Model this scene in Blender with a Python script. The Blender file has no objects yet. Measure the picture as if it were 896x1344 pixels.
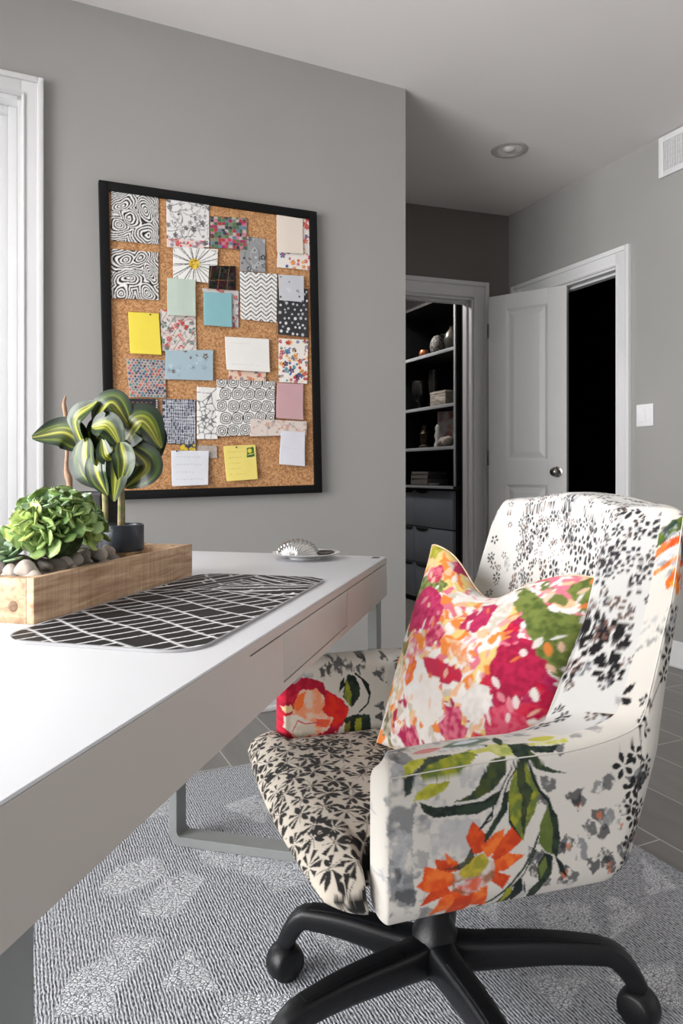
import bpy, bmesh, math, random
import numpy as np
from mathutils import Vector, Matrix

# ------------------------------------------------------------------ camera, world, light, exposure
S = bpy.context.scene
COL = S.collection
FPX, CXP, HY, HC = 926.0, 448.0, 622.0, 0.95      # focal in px, principal column, horizon row, camera height
cam_d = bpy.data.cameras.new('camera'); cam = bpy.data.objects.new('camera', cam_d); COL.objects.link(cam)
cam.location = (0, 0, HC); cam.rotation_euler = (math.pi/2, 0, 0)
cam_d.sensor_fit = 'VERTICAL'; cam_d.sensor_height = 36.0; cam_d.lens = FPX/1344*36
cam_d.shift_y = -(672-HY)/1344; cam_d.clip_start = 0.02
S.camera = cam
S.view_settings.view_transform = 'Standard'; S.view_settings.look = 'None'
S.view_settings.gamma = 1.0; S.view_settings.exposure = 0.0; S.view_settings.use_curve_mapping = False
S.cycles.max_bounces = 10; S.cycles.diffuse_bounces = 6
TH = math.radians(25.05); CT, ST = math.cos(TH), math.sin(TH)
def R(a, v, z=0.0):                                # room frame (a along the board wall, v away from us) to world
    return Vector((a*CT - v*ST, a*ST + v*CT, z))
w = bpy.data.worlds.new('World'); S.world = w; w.use_nodes = True
bgn = w.node_tree.nodes['Background']; bgn.inputs[0].default_value = (0.86, 0.93, 1.0, 1); bgn.inputs[1].default_value = 1.6
def area(name, loc, direction, sx, sy, power, color=(1, 1, 1)):
    d = bpy.data.lights.new(name, 'AREA'); d.shape = 'RECTANGLE'; d.size = sx; d.size_y = sy; d.energy = power; d.color = color
    o = bpy.data.objects.new(name, d); COL.objects.link(o); o.location = loc
    o.rotation_euler = Vector(direction).to_track_quat('-Z', 'Y').to_euler(); return o
DX = R(1, 0) ; DV = R(0, 1)
area('daylight_side_window', R(-1.97, .65, 1.5), DX, 3.0, 2.1, 300, (1.0, 0.985, 0.975))
area('daylight_board_wall_window', R(-0.695, 3.0, 1.43), -DV, 1.75, 2.0, 78, (0.98, 0.985, 1.0))
area('fill_light_right', R(3.2, -.75, 1.5), -DX, 1.3, 1.6, 20, (1.0, 0.98, 0.95))  # added fill from behind the camera for the shaded desk front

# ------------------------------------------------------------------ helpers
rng = np.random.default_rng(7)
def lin(c):
    c = np.asarray(c, float)/255.0
    return np.where(c <= 0.04045, c/12.92, ((c+0.055)/1.055)**2.4)
def link(name, me, mats=None, parent=None):
    o = bpy.data.objects.new(name, me); COL.objects.link(o)
    if mats: me.materials.append(mats)
    if parent is not None: o.parent = parent
    return o
def tag(o, label=None, cat=None, group=None, kind=None):
    if label: o['label'] = label
    if cat: o['category'] = cat
    if group: o['group'] = group
    if kind: o['kind'] = kind
    return o
def thing(name, label, cat, loc=(0, 0, 0), rz=0.0, group=None):
    o = bpy.data.objects.new(name, None); COL.objects.link(o); o.location = loc; o.rotation_euler = (0, 0, rz)
    o.empty_display_size = 0.05
    return tag(o, label, cat, group)
def copy_tree(o, parent=None):
    c = o.copy(); COL.objects.link(c)
    if parent is not None: c.parent = parent
    for ch in list(o.children): copy_tree(ch, c)
    return c
def smooth(me, ang=None):
    me.polygons.foreach_set('use_smooth', [True]*len(me.polygons))
    if ang: me.set_sharp_from_angle(angle=math.radians(ang))
def mesh_np(name, V, F):
    me = bpy.data.meshes.new(name); V = np.asarray(V, np.float32).reshape(-1, 3); F = np.asarray(F, np.int32)
    k = F.shape[1]
    me.vertices.add(len(V)); me.vertices.foreach_set('co', V.ravel())
    me.loops.add(F.size); me.loops.foreach_set('vertex_index', F.ravel())
    me.polygons.add(len(F)); me.polygons.foreach_set('loop_start', np.arange(0, F.size, k, dtype=np.int32))
    me.update(calc_edges=True); me.validate(); return me
def grid_faces(n, m, cu=False, cv=False, flip=False):
    i = np.arange(n if cu else n-1); j = np.arange(m if cv else m-1)
    I, J = np.meshgrid(i, j, indexing='ij'); I2 = (I+1) % n; J2 = (J+1) % m
    F = np.stack([I*m+J, I2*m+J, I2*m+J2, I*m+J2], -1).reshape(-1, 4)
    return F[:, ::-1] if flip else F
def paint(me, C):
    C = np.asarray(C, np.float32).reshape(-1, 3)
    at = me.color_attributes.new('paint', 'FLOAT_COLOR', 'POINT')
    A = np.ones((len(me.vertices), 4), np.float32); A[:len(C), :3] = C
    at.data.foreach_set('color', A.ravel())
def bm_obj(name, bm, mat, parent=None, sm=None):
    me = bpy.data.meshes.new(name); bmesh.ops.recalc_face_normals(bm, faces=bm.faces); bm.to_mesh(me); bm.free()
    if sm: smooth(me, sm)
    return link(name, me, mat, parent)
def box_into(bm, x0, x1, y0, y1, z0, z1, bev=0.0, seg=2):
    vs = [bm.verts.new((x, y, z)) for x in (x0, x1) for y in (y0, y1) for z in (z0, z1)]
    q = [(0, 1, 3, 2), (4, 6, 7, 5), (0, 4, 5, 1), (2, 3, 7, 6), (0, 2, 6, 4), (1, 5, 7, 3)]
    fs = [bm.faces.new([vs[i] for i in f]) for f in q]
    if bev > 0:
        es = list({e for f in fs for e in f.edges})
        bmesh.ops.bevel(bm, geom=es, offset=bev, segments=seg, affect='EDGES', profile=0.5)
def box(name, x0, x1, y0, y1, z0, z1, mat, parent=None, bev=0.002, seg=2):
    bm = bmesh.new(); box_into(bm, x0, x1, y0, y1, z0, z1, bev, seg)
    return bm_obj(name, bm, mat, parent, 40 if bev else None)
def rbox(name, a0, a1, v0, v1, z0, z1, mat, parent=None, bev=0.0):     # box in the room frame, world-placed
    o = box(name, a0, a1, v0, v1, z0, z1, mat, parent, bev)
    if parent is None: o.rotation_euler = (0, 0, TH)
    return o
def lathe(name, prof, mat, parent=None, n=40, loc=(0, 0, 0), wob=0.0):
    P = np.array(prof, float); th = np.linspace(0, 2*np.pi, n, endpoint=False)
    V = np.stack([P[:, None, 0]*np.cos(th), P[:, None, 0]*np.sin(th), np.broadcast_to(P[:, None, 1], (len(P), n))], -1)
    V = V + np.array(loc)
    me = mesh_np(name, V, grid_faces(len(P), n, cv=True, flip=True)); smooth(me, 50)
    return link(name, me, mat, parent)
def sweep_V(path, hw, hh, n=16, p=2.6, up=(0, 0, 1)):
    P = [Vector(q) for q in path]; out = []; up = Vector(up)
    for i, c in enumerate(P):
        t = (P[min(i+1, len(P)-1)] - P[max(i-1, 0)]).normalized()
        s = t.cross(up)
        if s.length < 1e-4: s = Vector((1, 0, 0))
        s.normalize(); u = s.cross(t).normalized()
        for k in range(n):
            a = 2*math.pi*k/n; ca, sa = math.cos(a), math.sin(a)
            x = math.copysign(abs(ca)**(2/p), ca)*hw[i]; y = math.copysign(abs(sa)**(2/p), sa)*hh[i]
            out.append(c + s*x + u*y)
    return np.array([tuple(v) for v in out])
def sweep(name, path, hw, hh, mat, parent=None, n=16, p=2.6, up=(0, 0, 1)):
    if not hasattr(hw, '__len__'): hw = [hw]*len(path)
    if not hasattr(hh, '__len__'): hh = [hh]*len(path)
    V = sweep_V(path, hw, hh, n, p, up); m = len(path)
    me = bpy.data.meshes.new(name)
    F = [tuple(f) for f in grid_faces(m, n, cv=True)] + [tuple(range(n-1, -1, -1)), tuple((m-1)*n+k for k in range(n))]
    me.from_pydata([tuple(v) for v in V], [], F); me.validate()
    bm = bmesh.new(); bm.from_mesh(me); bmesh.ops.recalc_face_normals(bm, faces=bm.faces); bm.to_mesh(me); bm.free()
    smooth(me, 60); return link(name, me, mat, parent)
def spline(pts, n):                                # Catmull-Rom
    P = np.array(pts, float); P = np.vstack([2*P[0]-P[1], P, 2*P[-1]-P[-2]]); out = []
    m = len(P)-3
    for q in np.linspace(0, m-1e-6, n):
        i = int(q); t = q-i; a, b, c, d = P[i:i+4]
        out.append(0.5*((2*b)+(-a+c)*t+(2*a-5*b+4*c-d)*t*t+(-a+3*b-3*c+d)*t**3))
    return np.array(out)

# ------------------------------------------------------------------ materials
def nmat(name):
    m = bpy.data.materials.new(name); m.use_nodes = True; nt = m.node_tree
    return m, nt, nt.nodes['Principled BSDF']
def mat(name, rgb, rough=0.5, metal=0.0, noise=0.0, nscale=60.0, bump=0.0, bscale=200.0, spec=0.5, coat=0.0, stretch=None, rgb2=None):
    m, nt, b = nmat(name); c = lin(rgb); N = nt.nodes; L = nt.links
    b.inputs['Roughness'].default_value = rough; b.inputs['Metallic'].default_value = metal
    b.inputs['Specular IOR Level'].default_value = spec; b.inputs['Coat Weight'].default_value = coat
    tc = N.new('ShaderNodeTexCoord'); mp = N.new('ShaderNodeMapping'); L.new(tc.outputs['Object'], mp.inputs[0])
    if stretch: mp.inputs['Scale'].default_value = stretch
    nz = N.new('ShaderNodeTexNoise'); nz.inputs['Scale'].default_value = nscale; nz.inputs['Detail'].default_value = 4
    L.new(mp.outputs[0], nz.inputs['Vector'])
    rp = N.new('ShaderNodeValToRGB'); L.new(nz.outputs['Fac'], rp.inputs[0])
    rp.color_ramp.elements[0].position = 0.35; rp.color_ramp.elements[1].position = 0.65
    c2 = lin(rgb2) if rgb2 is not None else c*(1+noise)
    c1 = c if rgb2 is not None else c*(1-noise)
    rp.color_ramp.elements[0].color = (*np.clip(c1, 0, 1), 1); rp.color_ramp.elements[1].color = (*np.clip(c2, 0, 1), 1)
    L.new(rp.outputs[0], b.inputs['Base Color'])
    if bump > 0:
        n2 = N.new('ShaderNodeTexNoise'); n2.inputs['Scale'].default_value = bscale; n2.inputs['Detail'].default_value = 3
        L.new(mp.outputs[0], n2.inputs['Vector'])
        bp = N.new('ShaderNodeBump'); bp.inputs['Strength'].default_value = bump; bp.inputs['Distance'].default_value = 0.002
        L.new(n2.outputs['Fac'], bp.inputs['Height']); L.new(bp.outputs[0], b.inputs['Normal'])
    return m
def paint_mat(name, rough=0.85, bump=0.25, bscale=900.0, sheen=0.0, weave=0.06):
    m, nt, b = nmat(name); N = nt.nodes; L = nt.links
    at = N.new('ShaderNodeAttribute'); at.attribute_name = 'paint'
    tc = N.new('ShaderNodeTexCoord'); nz = N.new('ShaderNodeTexNoise'); nz.inputs['Scale'].default_value = bscale
    nz.inputs['Detail'].default_value = 2; L.new(tc.outputs['Object'], nz.inputs['Vector'])
    mr = N.new('ShaderNodeMapRange'); mr.inputs['To Min'].default_value = 1-weave*2; mr.inputs['To Max'].default_value = 1+weave
    L.new(nz.outputs['Fac'], mr.inputs['Value'])
    mx = N.new('ShaderNodeVectorMath'); mx.operation = 'SCALE'; L.new(at.outputs['Color'], mx.inputs[0]); L.new(mr.outputs[0], mx.inputs['Scale'])
    L.new(mx.outputs[0], b.inputs['Base Color']); b.inputs['Roughness'].default_value = rough
    b.inputs['Sheen Weight'].default_value = sheen; b.inputs['Specular IOR Level'].default_value = 0.25
    bp = N.new('ShaderNodeBump'); bp.inputs['Strength'].default_value = bump; bp.inputs['Distance'].default_value = 0.001
    L.new(nz.outputs['Fac'], bp.inputs['Height']); L.new(bp.outputs[0], b.inputs['Normal'])
    return m
M = {}
M['alcove'] = mat('alcove_shade_tone', (116, 112, 108), 0.85, noise=0.015, nscale=3, spec=0.2)  # darker than the other walls: the alcove's shade is put into the colour
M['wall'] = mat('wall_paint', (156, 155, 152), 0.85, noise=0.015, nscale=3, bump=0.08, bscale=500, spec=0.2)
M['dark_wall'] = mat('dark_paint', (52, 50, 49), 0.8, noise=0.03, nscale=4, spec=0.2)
M['hall_shade'] = mat('hall_shade_black', (16, 16, 17), 0.9, noise=0.03, nscale=4, spec=0.1)  # near-black, so the unlit hall's darkness sits in the wall colour
M['ceiling'] = mat('ceiling_paint', (224, 220, 218), 0.9, noise=0.01, nscale=3, bump=0.05, bscale=300, spec=0.2)
M['trim'] = mat('white_trim_paint', (218, 218, 219), 0.4, noise=0.01, nscale=5)
M['door'] = mat('door_paint', (205, 205, 204), 0.4, noise=0.01, nscale=5)
M['desk_top'] = mat('white_desk_lacquer', (208, 209, 212), 0.42, noise=0.005, nscale=3)
M['desk_face'] = mat('greige_desk_lacquer', (186, 180, 174), 0.4, noise=0.01, nscale=4)
M['desk_leg'] = mat('grey_metal_paint', (132, 135, 134), 0.35, noise=0.03, nscale=30, spec=0.6)
M['black_metal'] = mat('black_satin', (11, 12, 15), 0.42, noise=0.1, nscale=80, bump=0.15, bscale=300, spec=.4)
M['black_seam'] = mat('dark_gap', (22, 20, 19), 0.9)
M['frame'] = mat('black_wood_frame', (7, 7, 8), 0.55, noise=0.1, nscale=30, spec=.25)
M['pot'] = mat('charcoal_glaze', (52, 56, 64), 0.3, noise=0.25, nscale=14, stretch=(1, 1, .3), metal=.3)
M['pot_base'] = mat('brass_band', (150, 130, 105), 0.3, metal=0.7, noise=0.1)
M['silver'] = mat('polished_silver', (205, 204, 202), 0.14, metal=1.0, noise=0.04, nscale=30)
M['porcelain'] = mat('white_porcelain', (225, 225, 226), 0.2, coat=0.3)
M['nickel'] = mat('satin_nickel', (150, 146, 140), 0.25, metal=1.0)
M['cabinet'] = mat('slate_cabinet_paint', (132, 138, 147), 0.5, noise=0.02, nscale=5)
M['shelf'] = mat('pale_shelf_edge', (176, 178, 182), 0.5, noise=0.02)
M['unit'] = mat('black_shelf_paint', (26, 26, 28), 0.7, noise=0.05)
M['switch'] = mat('white_plastic', (232, 232, 234), 0.35)
M['ring'] = mat('dim_trim', (176, 172, 168), .5)
M['soil'] = mat('dark_soil', (62, 52, 44), 0.95, noise=0.4, nscale=200, bump=0.8, bscale=300)
# ------------------------------------------------------------------ procedural painting (prints on cloth, paper and mat)
def vnoise(shape, cell, seed=0, octv=3):
    r = np.random.default_rng(seed); H, W = shape; out = np.zeros(shape); amp = 1.0; tot = 0
    for _ in range(octv):
        gh, gw = int(H/cell)+3, int(W/cell)+3; g = r.random((gh, gw))
        y = np.arange(H)/cell; x = np.arange(W)/cell; iy = y.astype(int); ix = x.astype(int)
        fy = (y-iy)[:, None]; fx = (x-ix)[None]; fy = fy*fy*(3-2*fy); fx = fx*fx*(3-2*fx)
        a = g[iy][:, ix]; b = g[iy][:, ix+1]; c = g[iy+1][:, ix]; d = g[iy+1][:, ix+1]
        out += amp*((a*(1-fx)+b*fx)*(1-fy)+(c*(1-fx)+d*fx)*fy); tot += amp; amp *= .5; cell = max(cell/2, 1.01)
    return out/tot
class Canvas:                                       # a flat piece of cloth or paper, metres, origin lower left
    def __init__(s, x0, y0, w, h, res, bg):
        s.x0, s.y0, s.res = x0, y0, res; s.W = int(w/res)+1; s.H = int(h/res)+1
        s.a = np.ones((s.H, s.W, 3))*lin(bg)
        s.map = lambda p: p
    def _box(s, pts, pad=2):
        X = (pts[:, 0]-s.x0)/s.res; Y = (pts[:, 1]-s.y0)/s.res
        i0 = max(int(X.min())-pad, 0); i1 = min(int(X.max())+pad+1, s.W); j0 = max(int(Y.min())-pad, 0); j1 = min(int(Y.max())+pad+1, s.H)
        return X, Y, i0, i1, j0, j1
    def poly(s, pts, col, al=1.0, wob=0.0, col2=None, mask=None, seed=0):
        P = np.array([s.map(p) for p in pts], float)
        X, Y, i0, i1, j0, j1 = s._box(P)
        if i1 <= i0 or j1 <= j0: return
        gx, gy = np.meshgrid(np.arange(i0, i1), np.arange(j0, j1)); gx = gx.astype(float); gy = gy.astype(float)
        if wob > 0:
            q = wob/s.res
            gx = gx+(vnoise(gx.shape, max(2, q*1.5), seed+1)-.5)*2*q; gy = gy+(vnoise(gx.shape, max(2, q*1.5), seed+2)-.5)*2*q
        ins = np.zeros(gx.shape, bool); n = len(X)
        for k in range(n):
            xa, ya, xb, yb = X[k], Y[k], X[(k+1) % n], Y[(k+1) % n]
            if ya == yb: continue
            c = (ya > gy) != (yb > gy); ins ^= c & (gx < (xb-xa)*(gy-ya)/(yb-ya)+xa)
        s._put(ins, i0, i1, j0, j1, col, al, col2, seed)
    def _put(s, ins, i0, i1, j0, j1, col, al, col2, seed):
        A = s.a[j0:j1, i0:i1]; c = lin(col)
        if col2 is not None:
            t = np.clip((vnoise(ins.shape, 9, seed+3)-.35)*3.2, 0, 1)[..., None]; c = c*(1-t)+lin(col2)*t
        else: c = np.broadcast_to(c, A.shape)
        f = ins[..., None]*al; A[:] = A*(1-f)+c*f
    def leaf(s, x, y, ang, L, Wd, col, al=1.0, k=1.0, raw=True):    # pointed oval from (x,y) outwards; k<1 widens the tip
        ca, sa = math.cos(ang), math.sin(ang); r = L+Wd
        P = np.array([[x-r, y-r], [x+r, y+r]]); X, Y, i0, i1, j0, j1 = s._box(P)
        if i1 <= i0 or j1 <= j0: return
        gx, gy = np.meshgrid(np.arange(i0, i1)*s.res+s.x0-x, np.arange(j0, j1)*s.res+s.y0-y)
        u = (gx*ca+gy*sa)/L; v = (-gx*sa+gy*ca)
        uu = np.clip(u, 0, 1)
        ins = (u > 0) & (u < 1) & (np.abs(v) < Wd/2*np.sin(np.pi*uu**(1/k))**.8)
        s._put(ins, i0, i1, j0, j1, col, al, None, 0)
    def line(s, pts, wd, col, al=1.0):
        P = np.array([s.map(p) for p in pts], float)
        for k in range(len(P)-1):
            d = P[k+1]-P[k]; l = np.hypot(*d)
            if l < 1e-9: continue
            nrm = np.array([-d[1], d[0]])/l*wd/2; e = d/l*wd*.3
            m, s.map = s.map, (lambda p: p)
            s.poly([P[k]+nrm-e, P[k+1]+nrm+e, P[k+1]-nrm+e, P[k]-nrm-e], col, al); s.map = m
    def disc(s, x, y, r, col, al=1.0, col2=None, wob=0.0, ry=None, seed=0):
        th = np.linspace(0, 2*np.pi, 26, endpoint=False); m, s.map = s.map, (lambda p: p)
        s.poly(np.stack([x+r*np.cos(th), y+(ry or r)*np.sin(th)], 1), col, al, wob, col2, seed=seed); s.map = m
    def flower(s, x, y, r, n, col, ang0=0.0, wd=.5, k=.8, skip=0, al=1.0, gap=.15):
        for i in range(n):
            if skip and (i % skip) == skip-1: continue
            a = ang0+2*math.pi*i/n; s.leaf(x+gap*r*math.cos(a), y+gap*r*math.sin(a), a, r*(1-gap), r*wd, col, al, k)
    def smudge(s, pts, col, al=.8, cell=8, th=.5, seed=0):          # torn, brushy patch inside a polygon
        P = np.array([s.map(p) for p in pts], float); X, Y, i0, i1, j0, j1 = s._box(P)
        if i1-i0 < 3 or j1-j0 < 3: return
        keep = s.a[j0:j1, i0:i1].copy(); s.poly(pts, col, 1.0, wob=.004, seed=seed)
        n = vnoise((j1-j0, i1-i0), cell, seed+5, 4); f = (np.clip((n-th)*7+.5, 0, 1)*al)[..., None]
        s.a[j0:j1, i0:i1] = keep*(1-f)+s.a[j0:j1, i0:i1]*f
    def blur(s, k=1):
        for _ in range(k):
            p = np.pad(s.a, ((1, 1), (1, 1), (0, 0)), 'edge')
            s.a = (p[1:-1, 1:-1]*2+p[:-2, 1:-1]+p[2:, 1:-1]+p[1:-1, :-2]+p[1:-1, 2:])/6
    def sample(s, x, y):
        fx = np.clip((np.asarray(x)-s.x0)/s.res, 0, s.W-1.001); fy = np.clip((np.asarray(y)-s.y0)/s.res, 0, s.H-1.001)
        i = fx.astype(int); j = fy.astype(int); u = (fx-i)[..., None]; v = (fy-j)[..., None]; A = s.a
        return (A[j, i]*(1-u)+A[j, i+1]*u)*(1-v)+(A[j+1, i]*(1-u)+A[j+1, i+1]*u)*v

def ray(px, py): return Vector(((px-CXP)/FPX, 1.0, (HY-py)/FPX))
def floor_pt(px, py, z=0.0):
    k = (HC-z)*FPX/(py-HY); return Vector(((px-CXP)/FPX*k, k, z))
def wallA(px, py, off=0.0):                         # point on the board wall -> (a, z)
    r = ray(px, py); v = 2.697-off; k = v/(-r.x*ST + r.y*CT); p = r*k
    return (p.x*CT+p.y*ST, HC+p.z)

# ------------------------------------------------------------------ the room
ZC = 2.646
A_END = 1.572; A_R = 2.963
AL = -1.75; VF = -1.75
def struct(o): o['kind'] = 'structure'; return o
# floor tiles in the room frame
def floor_mat():
    m, nt, b = nmat('grey_floor_tile'); N = nt.nodes; L = nt.links
    tc = N.new('ShaderNodeTexCoord'); mp = N.new('ShaderNodeMapping'); L.new(tc.outputs['Object'], mp.inputs[0])
    mp.inputs['Rotation'].default_value = (0, 0, math.pi/2); mp.inputs['Location'].default_value = (-1.449, -0.646, 0)
    br = N.new('ShaderNodeTexBrick'); L.new(mp.outputs[0], br.inputs[0]); br.inputs['Scale'].default_value = 1
    br.inputs['Brick Width'].default_value = .92; br.inputs['Row Height'].default_value = .22; br.inputs['Mortar Size'].default_value = .0022
    br.inputs['Mortar Smooth'].default_value = .1
    br.inputs['Color1'].default_value = (*lin((122, 119, 117)), 1); br.inputs['Color2'].default_value = (*lin((132, 129, 126)), 1)
    br.inputs['Mortar'].default_value = (*lin((190, 188, 186)), 1)
    mp2 = N.new('ShaderNodeMapping'); mp2.inputs['Scale'].default_value = (9, 1.5, 1); L.new(tc.outputs['Object'], mp2.inputs[0])
    nz = N.new('ShaderNodeTexNoise'); nz.inputs['Scale'].default_value = 2.5; nz.inputs['Detail'].default_value = 6; L.new(mp2.outputs[0], nz.inputs[0])
    mr = N.new('ShaderNodeMapRange'); mr.inputs['To Min'].default_value = .75; mr.inputs['To Max'].default_value = 1.2; L.new(nz.outputs[0], mr.inputs[0])
    vm = N.new('ShaderNodeVectorMath'); vm.operation = 'SCALE'; L.new(br.outputs['Color'], vm.inputs[0]); L.new(mr.outputs[0], vm.inputs['Scale'])
    L.new(vm.outputs[0], b.inputs['Base Color']); b.inputs['Roughness'].default_value = .45
    return m
struct(rbox('floor', -2.1, 6.2, -2.2, 7.0, -.1, 0, floor_mat()))
struct(rbox('ceiling', -2.1, 6.2, -2.2, 7.0, ZC, ZC+.1, M['ceiling']))
def wall_obj(name, rects, material=None):           # rects: (a0,a1,v0,v1,z0,z1)
    bm = bmesh.new()
    for r in rects: box_into(bm, *r)
    o = bm_obj(name, bm, material or M['wall']); o.rotation_euler = (0, 0, TH); return struct(o)
# board wall with a window opening
WA0, WA1, WZ0, WZ1 = -1.42, 0.030, 0.60, 2.262
wall_obj('wall_back', [(AL-.16, WA0, 2.697, 2.87, 0, ZC), (WA0, WA1, 2.697, 2.87, 0, WZ0), (WA0, WA1, 2.697, 2.87, WZ1, ZC), (WA1, A_END, 2.697, 2.87, 0, ZC), (A_END-.12, A_END, 2.87, 3.95, 0, ZC)])
# left wall with a large window opening
wall_obj('wall_left', [(AL-.16, AL, VF-.16, -.9, 0, ZC), (AL-.16, AL, -.9, 2.2, 0, .35), (AL-.16, AL, -.9, 2.2, 2.4, ZC), (AL-.16, AL, 2.2, 2.697, 0, ZC)])
wall_obj('wall_front', [(AL-.16, A_R+.12, VF-.16, VF, 0, ZC)])
# right wall with a doorway and an opening added for the fill light
DV0, DV1, DZ = 2.822, 3.60, 2.07
wall_obj('wall_right', [(A_R, A_R+.12, VF-.16, -1.45, 0, ZC), (A_R, A_R+.12, -1.45, -.05, 0, .7), (A_R, A_R+.12, -1.45, -.05, 2.3, ZC), (A_R, A_R+.12, -.05, DV0, 0, ZC), (A_R, A_R+.12, DV0, DV1, DZ, ZC), (A_R, A_R+.12, DV1, 3.76, 0, ZC)])
# closet wall, a few degrees off square
PB = (A_R, 3.741); BA = math.radians(172.98)        # runs from the corner to the left
def RB(d, n, z=0.0):                                # along the closet wall, n behind it
    a = PB[0]+d*math.cos(BA)+n*math.sin(math.pi-BA); v = PB[1]+d*math.sin(BA)+n*math.cos(math.pi-BA); return R(a, v, z)
BROT = TH+BA-math.pi
KO0, KO1 = 0.262, 1.10
def bbox(name, d0, d1, n0, n1, z0, z1, mt, parent=None, bev=0.0):   # local x runs left->right towards the corner
    o = box(name, -d1, -d0, n0, n1, z0, z1, mt, parent, bev)
    if parent is None: o.location = RB(0, 0); o.rotation_euler = (0, 0, BROT)
    return o
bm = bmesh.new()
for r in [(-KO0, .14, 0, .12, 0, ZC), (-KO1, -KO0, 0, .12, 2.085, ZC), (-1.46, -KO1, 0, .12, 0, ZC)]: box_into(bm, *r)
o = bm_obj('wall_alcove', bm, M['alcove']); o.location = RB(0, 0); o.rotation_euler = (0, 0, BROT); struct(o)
# closet interior and the dark hall beyond the doorway
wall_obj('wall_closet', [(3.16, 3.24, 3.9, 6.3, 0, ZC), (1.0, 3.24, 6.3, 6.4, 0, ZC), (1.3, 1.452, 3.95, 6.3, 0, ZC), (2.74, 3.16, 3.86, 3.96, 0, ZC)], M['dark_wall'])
wall_obj('wall_hall', [(4.6, 4.7, .9, 5.0, 0, ZC), (A_R+.12, 4.7, .9, 1.0, 0, ZC), (A_R+.28, 4.7, 4.9, 5.0, 0, ZC), (A_R+.12, 4.6, 1.0, 4.9, .002, .012), (A_R+.12, 4.6, 1.0, 4.9, ZC-.012, ZC-.002), (A_R+.25, A_R+.28, 3.7, 5.0, 0, ZC)], M['hall_shade'])
# casings
def casing_bm(x0, x1, z0, z1, wd, bottom=False):     # opening x0..x1 by z0..z1, face towards -y
    bm = bmesh.new(); zb = z0-(wd if bottom else 0)
    rects = [(x0-wd, x0, zb, z1+wd), (x1, x1+wd, zb, z1+wd), (x0, x1, z1, z1+wd)]
    if bottom: rects.append((x0, x1, zb, z0))
    for r in rects: box_into(bm, r[0], r[1], -.014, 0, r[2], r[3], .002)
    e = wd*.28
    for r in [(x0-wd, x0-wd+e, zb, z1+wd), (x1+wd-e, x1+wd, zb, z1+wd), (x0-wd+e, x1+wd-e, z1+wd-e, z1+wd)] + ([(x0-wd+e, x1+wd-e, zb, zb+e)] if bottom else []):
        box_into(bm, r[0], r[1], -.024, -.008, r[2], r[3], .004)
    i = .008
    for r in [(x0-i-.004, x0-.004, z0, z1+i), (x1+.004, x1+i+.004, z0, z1+i), (x0-i, x1+i, z1+.004, z1+i+.004)]:
        box_into(bm, r[0], r[1], -.019, -.008, r[2], r[3], .003)
    return bm
def placed(o, loc, rz): o.location = loc; o.rotation_euler = (0, 0, rz); return o
def jamb_bm(x0, x1, z0, z1, dep, th=.012, bottom=False):
    bm = bmesh.new()
    box_into(bm, x0, x0+th, 0, dep, z0, z1); box_into(bm, x1-th, x1, 0, dep, z0, z1); box_into(bm, x0, x1, 0, dep, z1-th, z1)
    if bottom: box_into(bm, x0, x1, 0, dep, z0, z0+th)
    return bm
def glass_mat():
    m, nt, b = nmat('window_glass'); b.inputs['Base Color'].default_value = (.97, .99, 1, 1); b.inputs['Roughness'].default_value = 0
    N = nt.nodes; L = nt.links; t = N.new('ShaderNodeBsdfTransparent'); g = N.new('ShaderNodeBsdfGlossy'); g.inputs['Roughness'].default_value = .01
    f = N.new('ShaderNodeFresnel'); mx = N.new('ShaderNodeMixShader'); L.new(f.outputs[0], mx.inputs[0]); L.new(t.outputs[0], mx.inputs[1]); L.new(g.outputs[0], mx.inputs[2])
    L.new(mx.outputs[0], N['Material Output'].inputs[0]); return m
M['glass'] = glass_mat()
def window(n, loc, rz, x0, x1, z0, z1, wd=.072):
    root = bpy.data.objects.new('window_%d' % n, None); COL.objects.link(root); struct(root); placed(root, loc, rz)
    bm_obj('window_casing', casing_bm(x0, x1, z0, z1, wd, True), M['trim'], root, 40)
    bm_obj('window_jamb', jamb_bm(x0, x1, z0, z1, .15, .012, True), M['trim'], root)
    bm = bmesh.new(); mid = (x0+x1)/2
    for (a, b) in ((x0+.012, mid), (mid, x1-.012)):
        for (i, d0, d1) in ((0, .055, .12), (.03, .07, .115)):
            t = .03; A, B, C, D = a+i, b-i, z0+.012+i, z1-.012-i
            for r in ((A, A+t, C, D), (B-t, B, C, D), (A+t, B-t, C, C+t), (A+t, B-t, D-t, D)): box_into(bm, r[0], r[1], d0, d1, r[2], r[3], .003)
    bm_obj('sash', bm, M['trim'], root, 40)
    box('window_pane', x0+.04, x1-.04, .09, .094, z0+.04, z1-.04, M['glass'], root, 0)
    return root
window(1, R(0, 2.697), TH, WA0, WA1, WZ0, WZ1)
window(2, R(AL, 0), TH+math.pi/2, -.9, 2.2, .35, 2.4)
window(3, R(A_R, 0), TH-math.pi/2, .05, 1.45, .7, 2.3)  # unseen window, added to let the fill light in
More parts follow.
